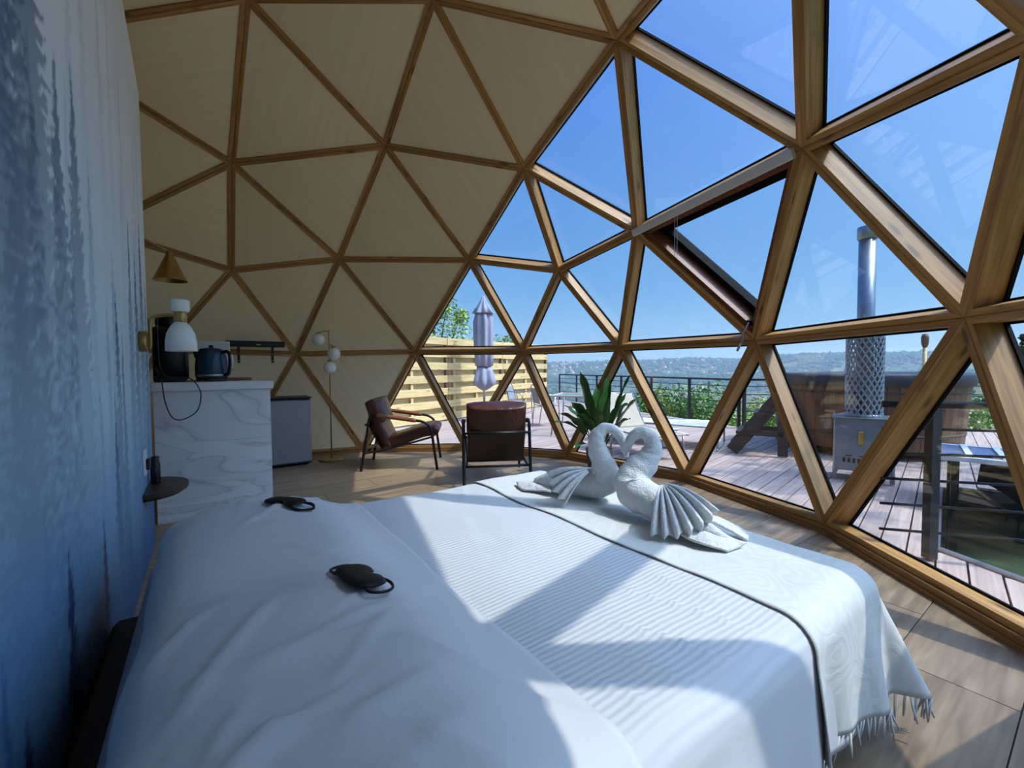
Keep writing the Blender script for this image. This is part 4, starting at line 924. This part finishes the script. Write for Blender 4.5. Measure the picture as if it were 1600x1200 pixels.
# ---- wooden post with bulb top beyond the tub
to=thing('garden_torch','slim pale wooden post with a bulb top rising beyond the hot tub','post',(7.25,7.55,0))
MB().lathe([(.03,0),(.028,1.55)],14).build('shaft',M_fence,to,True); MB().lathe([(.03,1.55),(.05,1.62),(.055,1.72),(.04,1.78),(.01,1.79)],16).build('bulb_top',M_fpost,to,True)
# ---- slatted table beyond the near railing
GZ=-.75
sl=thing('slatted_table','grey slatted table with a dark cloth hanging below, right of the railing post','table',(4.48,3.50,0),math.radians(-43))
M_sl=plain('pale_grey_slat',S(206,210,220),.5)
for y in (-.38,.38): MB().bar((-.75,y,.44),(.75,y,.44),.05,.04).build('frame_rail',M_sl,sl)
for x in (-.75,.75): MB().bar((x,-.38,.44),(x,.38,.44),.05,.04).build('frame_rail',M_sl,sl)
for k in range(7):
    MB().box((-.62+k*.205,0,.448),(.155,.72,.012)).build('slat',plain('blue_grey_panel',S(84,98,130),.45) if k==0 else bpy.data.materials['blue_grey_panel'],sl)
    if k: MB().box((-.7225+k*.205,0,.462),(.042,.74,.02)).build('cross_batten',M_sl,sl)
for x in (-.6,.7):
    for y in (-.30,.22): MB().box((x,y,(.42+GZ)/2),(.05,.05,.42-GZ)).build('leg',M_black,sl)
V=[];F=[]
for i in range(25):
    for j in range(9):
        u=i/24; v=j/8; x=-.45+1.15*u; V.append((x,-.30+.03*math.sin(u*20)*v+.25*v*(1-u),.42-v*(.22+.30*math.sin(PI*min(1,u*1.1))**2)))
for i in range(24):
    for j in range(8): F.append((i*9+j,(i+1)*9+j,(i+1)*9+j+1,i*9+j+1))
o=build('dark_cloth',V,F,plain('navy_cloth',S(28,30,48),.85),sl,True); md=o.modifiers.new('t','SOLIDIFY'); md.thickness=.006
# ================================================================ landscape
def hgt(x,y):
    r=math.hypot(x,y-4); u=800+670*x/max(y,1) if y>1 else 3000
    prof_u=[-2000,300,700,855,940,1000,1050,1100,1150,1204,1250,1330,1400,1433,1463,1583,1750,2200,4000]; prof_v=[574,573,571.5,569,567,566.5,563.5,563,565,561,557,557,556,555,556,548,545,556,565]
    el=(577-np.interp(u,prof_u,prof_v))/670*max(y,.35*r)
    ridge=1.2+el-9
    near=[(0,GZ),(9,GZ-.05),(13,-1.5),(22,-5.0),(60,-22),(200,-62),(600,-104),(1100,-112),(1600,-100),(2000,-60)]
    z=np.interp(r,[a for a,_ in near],[b for _,b in near])
    if r>2000: t=min(1,(r-2000)/700); z=-60+(ridge+60)*(t*t*(3-2*t))
    if r>2700: z=ridge-(r-2700)*.06
    z+=noise.noise(Vector((x/260,y/260,2)))*min(22,r*.012)*(0 if r>2550 else 1)+noise.noise(Vector((x/90,y/90,5)))*min(8,r*.004)
    k=float(np.interp(u,[1230,1310,1700,2300,3000],[0,1,1,.6,0])) if y>1 else 0
    z+=k*92*math.exp(-((r-1000)/260)**2)*(.93+.07*noise.noise(Vector((x/120,y/120,9))))
    if -12<x<10 and -12<y<17.5: z=min(z,GZ)
    return float(z)
def ground():
    az=np.radians(np.concatenate([np.arange(-180,-62,6),np.arange(-62,76,1.1),np.arange(76,181,6)])); rr=np.concatenate([[.0],np.geomspace(3,3600,74)])
    V=[];F=[];n=len(az)
    for r in rr:
        for a in az: 
            x,y=r*math.sin(a),4+r*math.cos(a); V.append((x,y,hgt(x,y)))
    for i in range(len(rr)-1):
        for j in range(n-1): F.append((i*n+j,(i+1)*n+j,(i+1)*n+j+1,i*n+j+1))
    m,N,L,b=newmat('grass_and_scrub'); tc=N.new('ShaderNodeTexCoord'); nz=N.new('ShaderNodeTexNoise'); nz.inputs['Scale'].default_value=.012; nz.inputs['Detail'].default_value=8; L.new(tc.outputs['Object'],nz.inputs['Vector'])
    n2=N.new('ShaderNodeTexNoise'); n2.inputs['Scale'].default_value=2.2; n2.inputs['Detail'].default_value=5; L.new(tc.outputs['Object'],n2.inputs['Vector'])
    r=N.new('ShaderNodeValToRGB'); el=r.color_ramp.elements; el[0].position=.38; el[0].color=S(58,82,44); el[1].position=.62; el[1].color=S(104,122,66); L.new(nz.outputs['Fac'],r.inputs[0])
    L.new(mix(N,L,n2.outputs['Fac'],S(70,76,44),r.outputs[0],'MIX'),b.inputs['Base Color']); b.inputs['Roughness'].default_value=.95
    o=build('ground',V,F,m,None,True); o['kind']='structure'; o['label']='green hillside, valley and far ridge'
ground()
# houses
M_wallh=plain('pale_render',S(226,216,204),.8); M_roofh=plain('terracotta_roof',S(182,118,92),.8)
HP_={}
def house(loc,rz,sc,label,group):
    global HOUSE
    for dx in (-1,0,1):
        for dy in (-1,0,1): HP_.setdefault((int(loc[0]//22)+dx,int(loc[1]//22)+dy),[]).append(loc)
    if 'HOUSE' not in globals():
        r=thing('house',label,'house',loc,rz,group); MB().box((0,0,2.6),(11,8,5.4)).build('walls',M_wallh,r)
        V=[(-6,-4.6,5.2),(6,-4.6,5.2),(6,4.6,5.2),(-6,4.6,5.2),(-6,0,7.8),(6,0,7.8)]; build('roof',V,[(3,2,1,0),(0,1,5,4),(2,3,4,5),(0,4,3),(1,2,5)],M_roofh,r)
        r.scale=(sc,)*3; HOUSE=r
    else: dup(HOUSE,loc,rz,label,group,sc)
PL_=[]
def plot(rf,tf,gap):
    for _ in range(60):
        r=rf(); ta=tf(); y=r/math.hypot(1,ta); x=ta*y
        if all(math.hypot(x-a,y-b)>gap for a,b in PL_): break
    PL_.append((x,y)); return x,y+4
for k in range(95):
    x,y=plot(lambda: random.gauss(1430,150),(lambda: random.uniform(.34,.56)) if k<70 else (lambda: random.uniform(.55,.75)),24)
    house((x,y,hgt(x,y)+1),random.uniform(0,3),random.uniform(.8,1.4),'small pale house with a terracotta roof in the valley town','houses of the town in the valley')
for k in range(60):
    x,y=plot(lambda: random.uniform(2250,2640),lambda: random.choice([random.gauss(.30,.07),random.gauss(.42,.06),random.gauss(.12,.02)]),26)
    house((x,y,hgt(x,y)+3),random.uniform(0,3),random.uniform(1.0,1.5),'small pale house among trees on the far ridge','houses on the far ridge')

# woods on the slopes and the ridge
def woods(name,mm,count,rfun,rad,label,ok):
    ico=bpy.data.meshes.new('tmp'); import bmesh; bm=bmesh.new(); bmesh.ops.create_icosphere(bm,subdivisions=1,radius=1); iv=np.array([v.co[:] for v in bm.verts]); ifc=np.array([[v.index for v in f.verts] for f in bm.faces]); bm.free(); bpy.data.meshes.remove(ico)
    Vs=[];Fs=[];c=0;tries=0
    while c<count and tries<count*6:
        tries+=1
        r=rfun(); a=math.radians(random.uniform(-14,52)); x,y=r*math.sin(a),4+r*math.cos(a)
        if not ok(x,y,r): continue
        s=rad*random.uniform(.6,1.25); z=hgt(x,y)
        if any(math.hypot(x-h[0],y-h[1])<s*1.5+13 for h in HP_.get((int(x//22),int(y//22)),())): continue
        Vs.append(iv*np.array([s,s,s*random.uniform(.8,1.3)])*(1+.18*rng.standard_normal((len(iv),1)))+np.array([x,y,z+s*.25])); Fs.append(ifc+c*len(iv)); c+=1
    V=np.concatenate(Vs);F=np.concatenate(Fs); o=build(name,V,F,mm); tag(o,label,'trees',None,'stuff')
def woodmat(name,c1,c2,sc):
    m,N,L,b=newmat(name); tc=N.new('ShaderNodeTexCoord'); nz=N.new('ShaderNodeTexNoise'); nz.inputs['Scale'].default_value=sc; nz.inputs['Detail'].default_value=6; L.new(tc.outputs['Object'],nz.inputs['Vector']); L.new(mix(N,L,nz.outputs['Fac'],c1,c2),b.inputs['Base Color']); b.inputs['Roughness'].default_value=.95; return m
M_wood1=woodmat('far_woods',S(30,56,34),S(74,100,52),.03); M_wood2=woodmat('near_woods',S(38,64,30),S(98,126,58),.08)
meadow=lambda x,y: noise.noise(Vector((x/210+3,y/300,1)))>.12
woods('ridge_woods',M_wood1,8200,lambda: random.uniform(1850,2740),9.5,'wooded far ridge across the valley',lambda x,y,r: noise.noise(Vector((x/160,y/160,4)))<.33)
woods('valley_woods',M_wood1,3600,lambda: math.sqrt(random.uniform(350**2,1800**2)),7,'woods and hedges on the valley floor',lambda x,y,r: not meadow(x,y) and not(1150<r<1750 and .33<x/y<.56 and random.random()<.8))
woods('slope_woods',M_wood2,700,lambda: random.uniform(60,340),5.0,'bushy green slope falling away below the terrace',lambda x,y,r: True)

# blue haze lying in the valley
hz=MB().box((500,2000,-40),(5200,3200,330)).build('haze',None); tag(hz,'thin blue haze over the valley','haze',None,'stuff')
m=bpy.data.materials.new('valley_haze'); m.use_nodes=True; N=m.node_tree.nodes; N.clear(); vo=N.new('ShaderNodeOutputMaterial'); vs=N.new('ShaderNodeVolumeScatter'); vs.inputs['Color'].default_value=(.55,.75,1,1); vs.inputs['Density'].default_value=.00036; vs.inputs['Anisotropy'].default_value=.2
m.node_tree.links.new(vs.outputs[0],vo.inputs['Volume']); hz.data.materials.append(m)
# trees with leaves
M_lg=plain('light_green_leaves',S(158,180,84),.6,0,0,1,.3,3); M_mg=plain('mid_green_leaves',S(112,146,68),.6,0,0,1,.3,3); M_bark=plain('grey_brown_bark',S(92,76,62),.9,0,.5,20); M_pine=plain('dark_pine_needles',S(40,70,48),.7,0,0,1,.3,3)
def foliage(blobs,n,size,flat=1.0):
    V=[];F=[]
    for q in range(n):
        (c,r)=blobs[q%len(blobs)]; d=Vector(rng.standard_normal(3)).normalized()*r*random.random()**.4; p=Vector(c)+Vector((d.x,d.y,d.z*flat))
        a=Vector(rng.standard_normal(3)).normalized(); b=a.cross(Vector(rng.standard_normal(3))).normalized(); s=size*random.uniform(.6,1.3); k=len(V)
        V+=[p-a*s,p+b*s*.45,p+a*s,p-b*s*.45]; F.append((k,k+1,k+2,k+3))
    return V,F
def tree(name,label,loc,h,blobs,n,size,mm,group=None,trunk=.12,limbs=True):
    t=thing(name,label,'tree',loc,0,group)
    MB().sweep(spline([(0,0,0),(.05,.05,h*.4),(-.05,.0,h*.75),(0,0,h*.95)],4),[trunk*(1-.8*i/12) for i in range(13)],8).build('trunk',M_bark,t,True)
    if limbs:
        for c,r in blobs: MB().sweep(spline([(0,0,h*.35),(c[0]*.5,c[1]*.5,(h*.4+c[2])/2+.1),tuple(c)],4),[trunk*.45*(1-.85*i/8) for i in range(9)],6).build('branch',M_bark,t,True)
    V,F=foliage(blobs,n,size); build('foliage',V,F,mm,t); return t
def blobs(n,R,h0,h1,r0,r1): return [((random.gauss(0,R*.5),random.gauss(0,R*.5),random.uniform(h0,h1)),random.uniform(r0,r1)) for _ in range(n)]
# behind the fence
tree('spring_tree','airy light green tree behind the left end of the board fence',(-2.7,15.2,hgt(-2.7,15.2)),4.6,[((-.5,0,3.4),.8),((.2,-.2,3.0),.8),((.7,0,3.7),.6),((-.1,.2,4.3),.6),((1.1,.1,2.9),.7),((.4,0,4.6),.45),((1.55,0,3.3),.35),((.9,.1,4.3),.3)],2600,.065,M_lg)
tree('bush_tree','small green treetop showing over the fence right of the parasol',(-.3,18.0,hgt(-.3,18.0)),4.6,[((-.2,0,4.1),.45),((.35,0,4.3),.4),((.7,.1,4.0),.35)],500,.07,M_mg)
# below the terrace railing
sp=[(5.2,19.5,4.6),(6.6,16.6,4.0),(9.3,19.2,3.8),(9.9,16.2,4.0),(3.7,21.5,4.4),(12.2,13.0,3.4),(12.3,15.0,3.4),(8.9,22.0,4.4),(13.6,12.0,4.2),(15.8,13.2,5.0)]
lab=['light green tree below the railing, left of the middle post','round green tree below the railing, near the white lounger','green treetop below the railing between lounger and tub steps','bushy tree below the terrace behind the tub steps','tree half hidden behind the raised beige lounger back','low bushy tree just behind the hot tub','green bushy tree behind the right half of the hot tub','taller tree further down the slope between the railing posts','green tree right of the hot tub beyond the slatted table','tree at the right edge beyond the rail of the near railing']
for (x,y,h),l in zip(sp,lab):
    z=hgt(x,y); top=-.9-.05*(y-12)+random.uniform(-.25,.35); hh=max(2.2,top-z)
    tree('slope_tree',l,(x,y,z),hh,blobs(9,1.5,hh*.45,hh*.92,.6,1.0),6500,.075,random.choice([M_lg,M_mg,M_mg]),None,.12,False)
tree('pine','dark pine tree at the right edge of the view beyond the valley slope',(31.5,26,hgt(31.5,26)),-hgt(31.5,26)+3.2,[((random.gauss(0,(1.0-k/14)*1.3),random.gauss(0,(1.0-k/14)*1.3),-hgt(31.5,26)-2.6+k*.42),.35+.5*(1-k/14)) for k in range(14) for _ in range(3)],4200,.16,M_pine,None,.25,False)
# shade tree beside the terrace, outside the frame on the right
tree('shade_tree','tall loose tree beside the terrace',(11.0,3.2,GZ-1),9.5,[((random.uniform(-3.4,.8),random.uniform(-1.2,2.2),random.uniform(7.4,10.6)),random.uniform(.35,.75)) for _ in range(26)],2600,.13,M_mg,None,.22,False)
